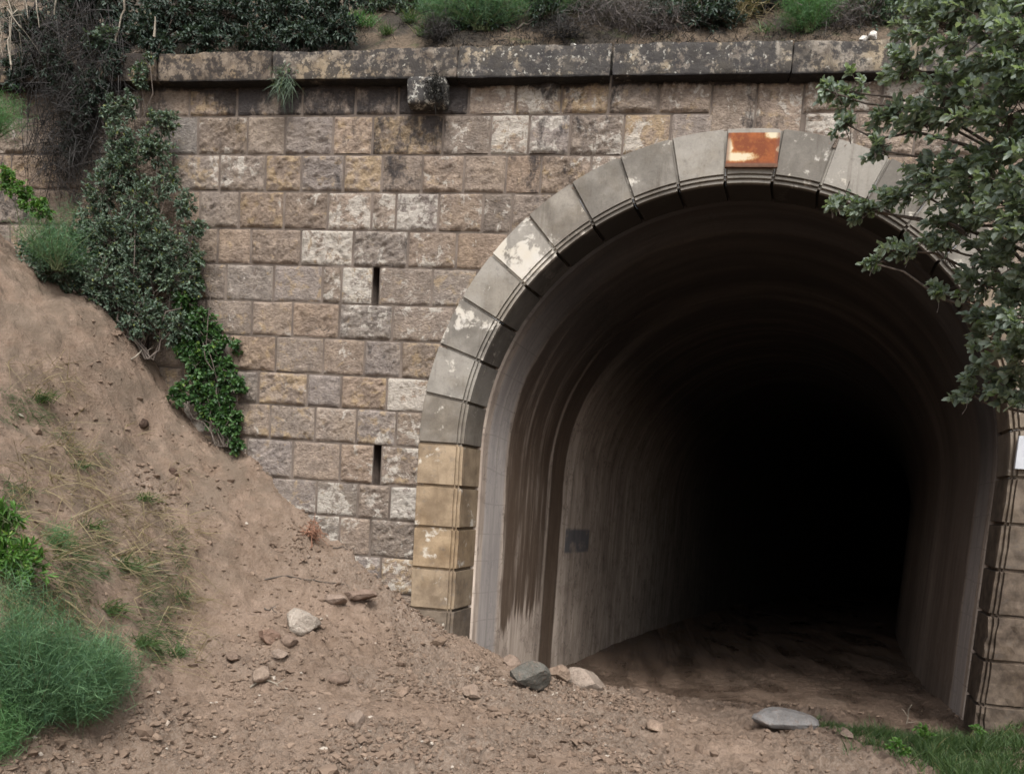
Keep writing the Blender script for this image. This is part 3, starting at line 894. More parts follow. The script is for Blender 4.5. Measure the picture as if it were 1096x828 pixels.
# unseen cap added across the bore to keep sky light out
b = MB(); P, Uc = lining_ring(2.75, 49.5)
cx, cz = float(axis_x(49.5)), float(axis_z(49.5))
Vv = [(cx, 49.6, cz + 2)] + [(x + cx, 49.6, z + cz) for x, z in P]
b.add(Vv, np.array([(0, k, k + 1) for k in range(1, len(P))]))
b.build('sky_light_cap', M['dark'], portal)

# ------------------------------------------------------------------ plates
c0, c1 = at(779.5, 142.5, -.075), at(832, 176.5, -.075)
b = MB()
rough_box(b, c0[0], c1[0], -.088, -.058, c1[2], c0[2], .12, .0, .004, 1)
me = b.mesh('rusty_plate')
uvl = me.uv_layers.new(name='UVMap')
co = np.zeros(len(me.vertices) * 3); me.vertices.foreach_get('co', co); co = co.reshape(-1, 3)
li = np.zeros(len(me.loops), np.int32); me.loops.foreach_get('vertex_index', li)
uv = np.stack([(co[:, 0] - c0[0]) / (c1[0] - c0[0]), (co[:, 2] - c1[2]) / (c0[2] - c1[2])], -1)
uvl.data.foreach_set('uv', uv[li].ravel().astype(np.float32))
pl = empty('rusty_plate', ((c0[0] + c1[0]) / 2, -.06, c1[2]), 'rusty orange metal plate with cream enamel remains on the keystone', 'plate')
link('plate_sheet', me, M['rust'], pl, False)
b = MB(); rough_box(b, c0[0] - .004, c1[0] + .004, -.10, -.055, c1[2] - .03, c1[2] + .004, .12, 0, .004, 2)
b.build('lower_rim', M['iron'], pl, False)
c0, c1 = at(1090.5, 466, -.09), at(1113, 503, -.09)
b = MB(); rough_box(b, c0[0], c1[0], -.10, -.07, c1[2], c0[2], .12, 0, .004, 3)
tag(b.build('sign_plate', M['white'], None, False), 'small blank white plate fixed to the right jamb below the tree', 'plate')

# ------------------------------------------------------------------ hillside above the wall
hx = axis_pts(-9.6, 7.2, .12, -45, 45, 1.3); hy = np.concatenate([np.arange(.30, 4, .1), 4 + np.cumsum(np.geomspace(.15, 8, 22))])
HX, HY = np.meshgrid(hx, hy, indexing='ij')


def hill_z(X, Y):
    X = np.asarray(X, float); Y = np.asarray(Y, float)
    d = np.maximum(Y - .30, 0)
    p = np.stack([X, Y, X * 0], -1).reshape(-1, 3)
    z = ZC1 - .04 + 1.25 * d - .022 * np.minimum(d, 25) ** 2 + (.10 * fbm(p * 1.3, 4, 101) + .04 * fbm(p * 5, 3, 103)).reshape(X.shape) * np.clip(d * 3, .3, 1.4)
    return z


hz = hill_z(HX, HY)
hz = np.where((HX < -9.7) | (HX > 7.3), np.maximum(hz - .0, hz), hz)
i, j = np.meshgrid(np.arange(len(hx) - 1), np.arange(len(hy) - 1), indexing='ij'); a = i * len(hy) + j
b = MB(); b.add(np.stack([HX, HY, hz], -1).reshape(-1, 3), np.stack([a, a + len(hy), a + len(hy) + 1, a + 1], -1).reshape(-1, 4))
tag(b.build('hillside', M['hill'], smooth=True), kind='structure')


# ------------------------------------------------------------------ rocks
def rock(name, pos, size, col, label, seed, group=None, sink=.25, rot=None, cat='rock'):
    bm = bmesh.new(); bmesh.ops.create_icosphere(bm, subdivisions=4, radius=1)
    V = np.array([v.co[:] for v in bm.verts]); r = np.random.default_rng(seed)
    for _ in range(12):
        n = r.normal(size=3); n /= np.linalg.norm(n); d = r.uniform(.55, .9)
        s = V @ n
        k = s > d; V[k] -= np.outer(s[k] - d, n)
    V *= (1 + .07 * fbm(V * 1.8 + seed, 3, seed) + .03 * fbm(V * 6 + seed, 3, seed + 1))[:, None]
    V *= np.array(size) * .62 / np.abs(V).max(0)
    Rm = Matrix.Rotation(rot[2] if rot else r.uniform(0, 6.28), 3, 'Z') @ Matrix.Rotation(rot[0] if rot else r.normal(0, .15), 3, 'X') @ Matrix.Rotation(rot[1] if rot else r.normal(0, .15), 3, 'Y')
    V = V @ np.array(Rm).T
    V[:, 2] -= V[:, 2].min()
    for v, c in zip(bm.verts, V): v.co = c
    me = bpy.data.meshes.new(name); bm.to_mesh(me); bm.free()
    o = link(name, me, M['rock'], None, True)
    me.set_sharp_from_angle(angle=math.radians(24))
    o.location = (pos[0], pos[1], pos[2] - sink * size[2]); o.color = (*col, 1)
    return tag(o, label, cat, group)


PALE, BRN, GRY = (.37, .325, .275), (.205, .15, .115), (.30, .275, .25)
ROCKS = [
    (322, 672, (.30, .24, .27), PALE, 'pale angular rock lying on the mud slope left of the arch'),
    (289, 684, (.17, .15, .13), (.235, .155, .115), 'reddish rock touching the pale angular rock on its left'),
    (310, 690, (.13, .12, .10), BRN, 'small brown stone just in front of the pale angular rock'),
    (300, 706, (.13, .11, .08), (.25, .195, .155), 'small round stone below the pale angular rock'),
    (358, 646, (.24, .16, .10), (.26, .20, .16), 'flat tan stone on the mud between pale rock and arch foot'),
    (384, 640, (.32, .18, .10), (.22, .16, .125), 'long flat brown stone half buried near the wall foot'),
    (279, 724, (.20, .14, .10), (.26, .20, .155), 'low tan stone half sunk in the mud left of the foreground'),
    (380, 776, (.17, .12, .15), (.25, .195, .155), 'upright pointed stone in the foreground mud'),
    (361, 729, (.17, .12, .09), BRN, 'brown clod in the mud behind the upright pointed stone'),
    (567, 735, (.36, .20, .30), (.115, .112, .098), 'dark mossy slab leaning in the debris at the left foot of the arch'),
    (546, 712, (.22, .16, .12), (.27, .205, .16), 'small tan stone beside the left end of the mossy slab'),
    (598, 726, (.22, .18, .13), (.27, .20, .15), 'rounded brown stone between mossy slab and pale boulder'),
    (629, 736, (.46, .34, .22), (.30, .245, .20), 'pale boulder at the debris edge inside the left tunnel mouth'),
    (838, 779, (.50, .30, .15), (.20, .195, .19), 'flat grey slab lying alone on the tunnel floor'),
    (153, 458, (.10, .09, .09), (.055, .035, .026), 'dark round clod stuck on the bare upper bank'),
    (185, 506, (.07, .07, .06), (.08, .05, .038), 'tiny dark clod on the bank below the round clod'),
    (15, 254, (.22, .14, .12), (.36, .29, .23), 'tan stone at the top of the bank by the left edge'),
    (250, 707, (.12, .10, .07), BRN, 'little brown stone on the mud left of the round stone'),
    (700, 779, (.15, .12, .07), (.27, .20, .15), 'small brown stone on the mud ramp before the tunnel mouth'),
    (470, 690, (.16, .12, .10), (.20, .145, .105), 'dark brown clod in the rubble below the left jamb'),
    (505, 745, (.16, .13, .09), (.29, .22, .17), 'tan stone in the rubble before the mossy slab'),
    (430, 742, (.13, .11, .08), (.24, .175, .13), 'brown stone in the middle of the foreground rubble'),
    (905, 790, (.15, .11, .06), (.20, .15, .12), 'small dark stone on wet floor right of the grey slab'),
]
for k, (px, py, sz, col, lab) in enumerate(ROCKS):
    p = on_ground(px, py)
    rot = None; sink = .38
    if 'mossy' in lab: rot = (.5, .35, .5); sink = .25
    if 'flat grey' in lab: rot = (.05, .03, .1); sink = .12
    rock('clod' if 'clod' in lab else 'rock', p, sz, col, lab, 200 + k, 'loose rocks on the landslip', sink, rot, 'clod' if 'clod' in lab else 'rock')
for k, (px, py, sz, lab) in enumerate([(615, 31, (.07, .06, .05), 'white stone above the coping beside the grey dry shrub'), (925, 34, (.08, .06, .06), 'white stone at the edge of the pale shrub above the coping'),
                                       (375, 47, (.16, .12, .08), 'pale stone lying on the coping edge left of the spout'), (936, 18, (.10, .08, .08), 'topmost white stone above the coping near the tree')]):
    Y = .62 if k != 2 else .38
    p = at(px, py, Y); z = float(hill_z(np.array([p[0]]), np.array([Y]))[0])
    rock('rock', (p[0], Y, z + .02), sz, (.62, .60, .56) if k != 2 else (.45, .42, .37), lab, 300 + k, 'stones on the hillside', .1)

# gravel and crumbs of earth: uncountable
ico = bmesh.new(); bmesh.ops.create_icosphere(ico, subdivisions=1, radius=1)
IV = np.array([v.co[:] for v in ico.verts]); IF = np.array([[v.index for v in f.verts] for f in ico.faces]); ico.free()
N = 190000
gxr = rng.uniform(-6.6, 3.2, N); gyr = rng.uniform(-4.4, 1.2, N)
rub, wet, bank = zones(gxr, gyr)
clump = fbm(np.stack([gxr, gyr, gxr * 0], -1) * 2.2, 3, 55)
keep = rng.random(N) < np.clip(.10 + .75 * rub * sstep(-.2, .3, clump) - .25 * bank - .5 * wet, .05, 1) * (1 - .75 * sstep(-.9, .5, gxr))
gxr, gyr = gxr[keep], gyr[keep]; N = len(gxr)
sz = np.exp(rng.normal(math.log(.0085), .55, N)); sz = np.clip(sz, .004, .030)
big = rng.random(N) < .022; sz = np.where(big, rng.uniform(.022, .050, N), sz)
gzr = ground_z(gxr, gyr) + np.where(big, -.15, .22) * sz
A = IV[None] * (1 + .35 * rng.normal(size=(N, len(IV), 1)).clip(-1.2, 1.2)) * sz[:, None, None] * np.stack([rng.uniform(.8, 1.5, N), rng.uniform(.7, 1.2, N), rng.uniform(.5, .9, N)], -1)[:, None]
th = rng.uniform(0, 6.28, N)
A = np.stack([A[..., 0] * np.cos(th)[:, None] - A[..., 1] * np.sin(th)[:, None], A[..., 0] * np.sin(th)[:, None] + A[..., 1] * np.cos(th)[:, None], A[..., 2]], -1)
A += np.stack([gxr, gyr, gzr], -1)[:, None]
b = MB()
b.add(A.reshape(-1, 3), (IF[None] + (np.arange(N) * len(IV))[:, None, None]).reshape(-1, 3), np.repeat(np.where(big[:, None], tints(N, .25, .6) * (1, .9, 1), tints(N)), len(IV), 0))
tag(b.build('gravel', M['gravel'], None, False), 'loose gravel and crumbs of earth strewn over the mud', 'gravel', None, 'stuff')


# ------------------------------------------------------------------ vegetation
def curve(p0, p1, n=6, sag=.0, wob=.05):
    p0, p1 = np.asarray(p0, float), np.asarray(p1, float)
    t = np.linspace(0, 1, n)[:, None]
    L = np.linalg.norm(p1 - p0)
    w = rng.normal(size=(n, 3)) * wob * L * np.sin(t * PI)
    c = p0 + (p1 - p0) * t + w
    c[:, 2] += sag * L * 4 * (t[:, 0] * (1 - t[:, 0]))
    return c


def spray(wood, lf, p0, p1, nleaf, L, W, r=.004, spread=.9, ta=0., tb=1., droop=.0, sag=.05):
    c = curve(p0, p1, 5, sag, .04)
    if wood is not None: wood.tube(c, np.linspace(r, r * .4, 5), 4)
    t = rng.uniform(.25, 1.0, nleaf) ** .8
    k = np.clip((t * 4).astype(int), 0, 3); f = t * 4 - k
    P = c[k] * (1 - f[:, None]) + c[k + 1] * f[:, None]
    ax = (c[-1] - c[0]); ax = ax / (np.linalg.norm(ax) + 1e-9)
    D = rand_dirs(nleaf) * spread + ax * .8 + np.array([0, 0, -droop])
    lf.leaves(P, D, rng.uniform(.7, 1.15, nleaf) * L, rng.uniform(.75, 1.15, nleaf) * W, tints(nleaf, ta, tb))


def bush(name, base, blobs, leafmat, L, W, dens, label, cat='shrub', group=None, stemmat='bark', per=14, tw=.22, ta=0., tb=1., droop=.1, stem_r=.012, spread=.9):
    """stems rise from the base to blobs (centre, radii), every blob filled with leafy sprays"""
    e = empty(name, tuple(base), label, cat, group)
    wood, lf = MB(), MB()
    base = np.asarray(base, float)
    for (c, rad) in blobs:
        c = np.asarray(c, float); rad = np.broadcast_to(np.asarray(rad, float), (3,))
        wood.tube(curve(base + rng.normal(0, .04, 3) * (1, 1, 0), c, 7, .04, .05), np.linspace(stem_r, stem_r * .45, 7), 5)
        n = int(dens * (rad[0] * rad[2] + rad[0] * rad[1]) * 1000) + 3
        for _ in range(n):
            d = rand_dirs(1)[0]
            tip = c + d * rad * rng.uniform(.45, 1.05)
            st = c + (tip - c) * rng.uniform(.1, .5) + rng.normal(0, .03, 3)
            v = tip - st; ln = np.linalg.norm(v) + 1e-6
            st = tip - v / ln * min(max(ln, tw * .6), tw * 1.3)
            spray(wood, lf, st, tip, per, L, W, .0035, spread, ta, tb, droop)
    wood.build('stems', M[stemmat], e, True)
    lf.build('foliage', M[leafmat], e)
    return e


def fennel(name, base, rad, h, nst, label, matname='fennel', group=None, cat='fennel', lean=(0, 0), fil=.085, per=130, flat=1.0, wid=.0032):
    e = empty(name, tuple(base), label, cat, group)
    st, th = MB(), MB(); base = np.asarray(base, float)
    for _ in range(nst):
        a = rng.uniform(0, 2 * PI); q = math.sqrt(rng.uniform(0, 1))
        tip = base + np.array([math.cos(a) * rad * q + lean[0], math.sin(a) * rad * q * flat + lean[1], h * (1 - .45 * q * q) * rng.uniform(.55, 1.12)])
        c = curve(base + rng.normal(0, .05, 3) * np.array([rad, rad * flat, 0]), tip, 6, .05, .03)
        st.tube(c, np.linspace(.006, .0018, 6), 4)
        t = rng.uniform(.25, 1.0, per); k = np.clip((t * 5).astype(int), 0, 4); f = (t * 5 - k)[:, None]
        P = c[k] * (1 - f) + c[k + 1] * f + rng.normal(0, .05, (per, 3))
        D = rand_dirs(per, .6)
        th.blades(P, D, rng.uniform(.6, 1.3, per) * fil, rng.uniform(.7, 1.3, per) * wid, tints(per), .10, 2)
    st.build('stems', M['stem'], e, True)
    th.build('foliage', M[matname], e)
    return e


def tuft(name, base, n, L, W, label, matname='grass', spread=.5, lean=(0, 0, 0), rad=.05, group=None, cat='grass tuft', droop=.35, nrm=None):
    b = MB(); base = np.asarray(base, float)
    P = base + rng.normal(0, 1, (n, 3)) * np.array([rad, rad, 0.01])
    D = rand_dirs(n) * spread + np.array([0, 0, 1]) + np.array(lean)
    b.blades(P - base, D, rng.uniform(.5, 1.15, n) * L, rng.uniform(.7, 1.2, n) * W, tints(n), droop, 3)
    o = b.build(name, M[matname]); o.location = tuple(base)
    return tag(o, label, cat, group)


def tangle(b, c, rad, n, L, w, bias=(0, 0, 0)):
    P = np.asarray(c) + rng.normal(0, .5, (n, 3)) * np.asarray(rad)
    D = rand_dirs(n) + np.asarray(bias, float)
    b.blades(P, D, rng.uniform(.5, 1.3, n) * L, rng.uniform(.6, 1.4, n) * w, tints(n), .15, 3)


# ---- the tree whose branches hang in from the right
tb = np.array([2.75, -3.1, 0]); tb[2] = float(ground_z(tb[0], tb[1])[0]) - .1
tree = empty('overhanging_tree', tuple(tb), 'tree reaching over the right side of the arch with rounded grey-green leaves', 'tree')
wood, lf = MB(), MB()
trunk = MB()
tpts = np.array([tb, tb + (-.02, .05, .9), tb + (.05, .12, 1.9), tb + (-.05, .25, 2.9), tb + (.02, .4, 3.9), tb + (.1, .5, 5.0), tb + (.25, .6, 6.3)])
trunk.tube(tpts, [.16, .135, .12, .10, .08, .055, .025], 10)
BL = [(1075, 30, -2.6, .42), (1005, 28, -2.0, .30), (962, 66, -1.7, .20), (985, 20, -1.5, .22), (905, 98, -1.5, .17), (882, 96, -1.5, .09), (945, 122, -1.7, .17), (1010, 105, -2.1, .30), (1080, 125, -2.8, .40),
      (1040, 190, -2.4, .34), (985, 188, -2.0, .22), (958, 206, -1.8, .15), (925, 222, -1.7, .15), (890, 218, -1.6, .10), (1085, 235, -2.9, .34), (1015, 238, -2.3, .20), (958, 268, -2.0, .13),
      (928, 280, -1.9, .08), (1000, 262, -2.2, .11), (1080, 305, -2.6, .22), (1055, 275, -2.4, .16), (1088, 370, -2.9, .24), (1058, 400, -2.7, .16), (1030, 418, -2.6, .11), (1076, 425, -2.8, .15),
      (1048, 340, -2.6, .10), (935, 160, -1.8, .11), (975, 130, -1.9, .14), (1000, 312, -2.3, .08), (1040, 300, -2.4, .15), (900, 130, -1.6, .09), (1065, 345, -2.7, .2), (1130, 60, -3.0, .5), (1150, 200, -3.2, .5), (1150, 330, -3.2, .4), (1190, -60, -3.0, .6), (1060, -60, -2.4, .5), (1240, 100, -3.6, .6), (1250, 300, -3.4, .5), (1330, 0, -3.0, .7), (1340, 220, -2.6, .6)]
for (px, py, Y, rad) in BL:
    c = at(px, py, Y)
    far = np.linalg.norm(c[:2] - tb[:2])
    zt = np.clip(c[2] - .55 * far, tb[2] + 1.6, tb[2] + 5.6)
    k = np.interp(zt, tpts[:, 2], np.arange(7)); i0 = int(min(k, 5)); s0 = tpts[i0] + (tpts[i0 + 1] - tpts[i0]) * (k - i0)
    wood.tube(curve(s0, c, 9, .05, .025), np.linspace(.022, .006, 9), 5)
    n = int(rad * rad * 1150 * .43) + 3
    for _ in range(n):
        d = rand_dirs(1)[0] * np.array([1, 1.1, .95])
        tip = c + d * rad * rng.uniform(.35, 1.08)
        out = (c - s0) / np.linalg.norm(c - s0)
        v = d * .7 + out * .7 + np.array([0, 0, -.12]); v /= np.linalg.norm(v)
        st = tip - v * rng.uniform(.12, .24)
        if rng.random() < .35: wood.tube(curve(c, st, 4, .02, .03), np.linspace(.005, .003, 4), 4)
        shade = rng.uniform(0, .5)
        spray(wood, lf, st, tip, int(rng.integers(12, 19)), .060, .036, .003, .85, shade * .6, .55 + shade, .05)
trunk.build('trunk', M['bark'], tree, True)
wood.build('branches', M['bark'], tree, True)
lf.build('crown', M['tree'], tree)

# ---- left: plants at the foot of the wall and over its end
def W(px, py, Y): return at(px, py, Y)
gl = lambda px, py: on_ground(px, py, -6.5, -.05)
base = W(150, 372, -.25)
bush('wall_shrub', base, [(W(165, 160, -.25), (.24, .14, .22)), (W(205, 275, -.22), (.2, .12, .2)), (W(140, 290, -.35), (.36, .2, .26)), (W(120, 120, -.25), (.14, .1, .2)), (W(150, 250, -.3), (.4, .22, .3)), (W(130, 180, -.3), (.28, .18, .26)), (W(195, 220, -.25), (.16, .12, .18)), (W(100, 235, -.35), (.2, .2, .3)), (W(172, 268, -.3), (.32, .22, .32)), (W(120, 262, -.4), (.34, .25, .34)), (W(150, 218, -.3), (.26, .2, .28)), (W(112, 205, -.35), (.2, .2, .3)), (W(180, 196, -.25), (.16, .14, .2)),
                          (W(130, 150, -.3), (.18, .15, .24)), (W(175, 130, -.25), (.2, .14, .17)), (W(138, 112, -.25), (.12, .1, .18)), (W(150, 80, -.25), (.1, .1, .18)), (W(160, 62, -.25), (.05, .05, .06)),
                          (W(210, 245, -.25), (.16, .1, .09)), (W(185, 300, -.3), (.22, .16, .2)), (W(92, 300, -.5), (.25, .2, .25))], 'olive', .040, .018, .85,
     'tall thin grey-green shrub climbing the left end of the wall', per=17, tw=.2, stemmat='bark', stem_r=.008)
bush('foot_bush', W(160, 385, -.35), [(W(110, 300, -.55), (.36, .28, .34)), (W(60, 290, -.7), (.3, .25, .24)), (W(150, 335, -.4), (.34, .22, .3)), (W(190, 350, -.3), (.22, .18, .26)), (W(75, 265, -.5), (.34, .25, .3)), (W(205, 300, -.25), (.14, .12, .22)),
                                      (W(40, 270, -.7), (.25, .2, .16))], 'olive', .042, .022, .75, 'dark dense bush at the top of the bank against the wall', per=15)
bush('creeper', W(240, 478, -.15), [(W(228, 365, -.16), (.17, .1, .2)), (W(235, 425, -.16), (.2, .1, .2)), (W(212, 412, -.2), (.16, .12, .18)), (W(200, 372, -.22), (.18, .12, .2)), (W(240, 445, -.14), (.2, .1, .22)), (W(200, 325, -.2), (.2, .12, .2)), (W(215, 345, -.2), (.2, .12, .18)), (W(212, 385, -.2), (.17, .14, .24)), (W(238, 395, -.16), (.17, .1, .18)), (W(255, 412, -.14), (.13, .08, .1)),
                                    (W(222, 435, -.16), (.2, .12, .22)), (W(245, 455, -.16), (.15, .1, .2)), (W(252, 476, -.14), (.1, .08, .1)), (W(208, 300, -.16), (.12, .1, .1)), (W(212, 282, -.14), (.06, .06, .08)), (W(190, 420, -.25), (.12, .12, .16)), (W(250, 370, -.1), (.05, .05, .06))],
     'vivid', .052, .034, .8, 'glossy green creeper hanging down the wall to the bank edge', 'creeper', per=13, droop=.3, stem_r=.008)
fennel('fennel', W(62, 290, -.9), .42, .66, 34, 'soft green fennel clump at the top of the bank under the thin shrub', 'fennel', 'fennel plants', lean=(0, 0))
fennel('fennel', W(-6, 150, -.9), .30, .6, 22, 'bright fennel at the left edge beside the dry hanging stems', 'fennel2', 'fennel plants')
bush('weed', W(28, 258, -1.0), [(W(22, 205, -1.0), (.16, .14, .14)), (W(42, 225, -1.0), (.2, .14, .12)), (W(6, 190, -1.0), (.12, .12, .16))], 'fresh', .04, .024, .6, 'light green leafy weed at the left edge above the tan stone', 'weed', stemmat='stem', stem_r=.005)
# dry dark tangle hanging over the end of the wall
e = empty('dry_vine', tuple(W(75, 60, -.1)), 'dark leafless tangle of vines hanging over the left end of the wall', 'vine')
b = MB()
for (px, py, rx, rz, n) in [(62, 50, .9, .6, 900), (75, 110, .6, .7, 900), (60, 165, .5, .5, 500), (90, 150, .4, .6, 400), (30, 40, .7, .5, 400), (110, 60, .6, .6, 500)]:
    tangle(b, W(px, py, -.22), (rx * .55, .22, rz * .8), n, .28, .006, (0, 0, -.7))
for _ in range(60):
    x0 = rng.uniform(25, 125)
    b.tube(curve(W(x0, rng.uniform(-10, 40), -.15), W(x0 + rng.normal(0, 18), rng.uniform(110, 230), -.15), 7, 0, .06), np.linspace(.007, .002, 7), 4, (rng.random() * .6, 0, 0))
b.build('tangled_stems', M['darkdry'], e)
# pale dead stalks in the corner
b = MB()
for (x0, y0, x1, y1) in [(6, -20, 12, 75), (-4, -10, 3, 60), (26, -15, 30, 20), (34, -30, 42, 30), (8, 10, 22, 30), (12, 70, 10, 20)]:
    b.tube(curve(W(x0, y0, -.8), W(x1, y1, -.8), 7, 0, .03), np.linspace(.010, .003, 7), 5)
tangle(b, W(8, 10, -.8), (.25, .15, .25), 60, .25, .006, (0, 0, -.8))
tag(b.build('dead_stalks', M['paledry']), 'pale dead stalks dangling in the upper left corner', 'dead branch')
# twigs of the bush that stand pale before the dark
e = bush('hanging_bush', W(250, 20, .5), [(W(60, 70, -.2), (.28, .14, .3)), (W(120, 66, -.22), (.14, .1, .16)), (W(100, 90, -.22), (.2, .1, .2)), (W(20, 75, -.2), (.25, .12, .25)), (W(75, 150, -.15), (.12, .08, .3)), (W(90, 110, -.2), (.2, .12, .3)), (W(40, 40, -.1), (.3, .2, .3)), (W(110, 60, -.15), (.25, .15, .25)), (W(20, 30, -.1), (.2, .2, .2)), (W(110, -10, .05), (.5, .3, .4)), (W(190, 12, .1), (.45, .3, .32)), (W(245, 16, .1), (.4, .28, .28)), (W(300, 15, .1), (.4, .28, .28)), (W(345, 15, .15), (.28, .22, .27)), (W(160, 36, .02), (.3, .2, .22)),
                                          (W(280, -40, .4), (.7, .5, .45)), (W(180, -45, .4), (.7, .5, .45)), (W(80, 10, .1), (.35, .25, .4)), (W(60, -40, .4), (.6, .5, .5)), (W(130, 40, -.02), (.2, .15, .2)), (W(215, 42, -.05), (.3, .2, .16)), (W(270, 42, -.05), (.3, .2, .14)), (W(325, 38, -.02), (.3, .2, .16)), (W(365, 30, .1), (.2, .2, .2)), (W(170, 52, -.1), (.22, .15, .14)), (W(360, -20, .4), (.4, .3, .3))],
         'deep', .052, .022, .75, 'large dark bush drooping over the left half of the coping', per=15, droop=.35)
for (x0, y0, x1, y1) in [(135, -10, 126, 36), (126, 36, 118, 58), (62, -15, 58, 16), (104, 58, 122, 52), (165, 40, 166, 18)]:
    w_ = MB(); w_.tube(curve(W(x0, y0, -.18), W(x1, y1, -.18), 6, 0, .03), np.linspace(.014, .007, 6), 5)
    w_.build('bare_twig', M['paledry'], e, True)
bush('sapling', W(110, 60, -.1), [(W(113, 40, -.22), (.16, .1, .12)), (W(98, 44, -.22), (.1, .08, .08))], 'olive', .046, .03, .5, 'small pale-leaved sprig before the dark bush above the shrub', 'sprig', stem_r=.004)

# ---- above the coping
def hb(px, py, Y=None):
    d = ray(px, py); ys = np.linspace(.3, 6, 600)
    P = CAM[None] + d[None] * ((ys - CAM[1]) / d[1])[:, None]
    g = hill_z(P[:, 0], P[:, 1]); k = int(np.argmax(P[:, 2] < g))
    return np.array([P[k, 0], P[k, 1], g[k]])
fennel('fennel', hb(515, 34, .75), .70, .62, 90, 'wide blue-green fennel bank above the coping right of the spout', 'fennel', 'fennel plants', flat=.5)
fennel('fennel', hb(590, 22, .9), .5, .6, 50, 'fennel plant behind the wide bank towards the arch', 'fennel', 'fennel plants', flat=.6)
fennel('fennel', hb(866, 36, .55), .34, .50, 40, 'fresh light green fennel on the slope above the rusty plate', 'fennel2', 'fennel plants', flat=.6)
tuft('grass_tuft', hb(388, 30, .5), 200, .30, .010, 'bright grass tuft on the bare earth gap left of the spout', 'fennel2', .8, (0, -.3, 0), .09, 'grass tufts')
tuft('grass_tuft', hb(440, 25, .6), 140, .24, .008, 'grass tuft between bare earth gap and wide fennel', 'grass', .8, (0, -.2, 0), .04, 'grass tufts')
tuft('grass_tuft', hb(415, 38, .5), 140, .20, .007, 'dull green tuft at the right edge of the bare earth gap', 'grass', .8, (0, -.3, 0), .04, 'grass tufts')
tuft('grass_tuft', hb(455, 40, .5), 160, .22, .007, 'grass tuft just above the spout stone', 'grass', .8, (0, -.3, 0), .045, 'grass tufts')
tuft('grass_tuft', hb(745, 18, .6), 120, .22, .009, 'yellowish green tuft above the coping before the fresh fennel', 'fennel2', .8, (0, -.2, 0), .06, 'grass tufts')
tuft('grass_tuft', hb(822, 36, .5), 80, .20, .008, 'small green tuft at the foot of the light green fennel', 'grass', .7, (0, -.2, 0), .06, 'grass tufts')
tuft('grass_tuft', hb(1000, 30, .6), 120, .25, .009, 'green tuft on the slope behind the tree leaves', 'grass', .8, (0, -.2, 0), .1, 'grass tufts')
for (px, py, Y, rx, rz, n, lab, mn) in [(655, 30, .65, .75, .32, 1500, 'wide grey dry shrub on the slope above the arch', 'greydry'), (700, 34, .45, .5, .22, 800, 'low grey dry shrub right of the wide one, hanging to the coping', 'greydry'),
                                        (600, 42, .42, .4, .14, 600, 'dark dry clump on the coping left of the grey shrubs', 'darkdry'), (780, 22, .75, .5, .25, 700, 'brown dry shrub above the rusty plate', 'straw'),
                                        (470, 44, .40, .25, .16, 500, 'dark dry growth creeping over the coping joint at the spout', 'darkdry'), (905, 30, .6, .5, .25, 600, 'dry brown growth before the white stones', 'greydry'),
                                        (350, 45, .4, .4, .18, 500, 'dark dry clump at the end of the drooping bush', 'darkdry'), (820, 12, 1.0, .7, .3, 700, 'dark scrub behind the light green fennel', 'darkdry')]:
    c = hb(px, py, Y); e = empty('dry_shrub', tuple(c), lab, 'dry shrub', 'dry shrubs above the coping')
    b = MB(); tangle(b, c + (0, -.03, rz * .35), (rx * .7, .22, rz * .75), int(n * 1.7), .16, .005, (0, 0, .35))
    for _ in range(14):
        tp = c + rng.normal(0, .5, 3) * (rx, .2, .1) + (0, 0, rz * rng.uniform(.6, 1.2)); b.tube(curve(c + rng.normal(0, .2, 3) * (rx, .2, 0), tp, 5, 0, .05), np.linspace(.006, .002, 5), 4, (.6, .5, 0))
    b.build('twigs', M[mn], e)
for (px, py, r_, h_, lab) in [(470, 30, .32, .42, 'fennel at the left end of the wide bank over the spout'), (640, 14, .4, .5, 'thin fennel behind the wide grey dry shrub'), (735, 14, .4, .5, 'fennel between the grey dry shrubs and the yellowish tuft'), (800, 16, .35, .45, 'fennel left of the light green one')]:
    fennel('fennel', hb(px, py), r_, h_, 30, lab, 'fennel', 'fennel plants', flat=.6)
LOWS = [(640, 16, 1.2, 'deep', 'dark green bush behind the wide grey dry shrub'), (700, 12, 1.3, 'deep', 'dark green bush upslope of the low grey dry shrub'), (760, 20, 1.2, 'olive', 'grey-green bush beside the yellowish tuft'),
        (825, 14, 1.5, 'deep', 'dark bush left of the light green fennel'), (905, 16, 1.3, 'olive', 'grey-green bush above the dry brown growth'), (425, 16, 1.2, 'olive', 'grey-green bush upslope of the bare earth gap'), (590, 14, 1.7, 'deep', 'dark bush upslope of the second fennel'),
        (975, 30, 1.1, 'olive', 'grey-green bush on the slope behind the tree'), (1060, 20, 1.3, 'deep', 'dark bush on the slope hidden by the tree'), (548, 34, 1, 'deep', 'low dark bush on the coping under the blue-green fennel'), (735, 34, 1, 'deep', 'low dark bush on the coping right of the grey dry shrubs')]
for (px, py, Y, mn, lab) in LOWS:
    c = hb(px, py, Y)
    bush('slope_bush', c, [(c + (rng.normal(0, .2), .1, .18), (.42, .3, .26)), (c + (.3, .15, .25), (.3, .3, .25)), (c + (-.3, .15, .22), (.3, .3, .25))], mn, .045, .022, .6, lab, 'bush', 'bushes on the slope', per=13)
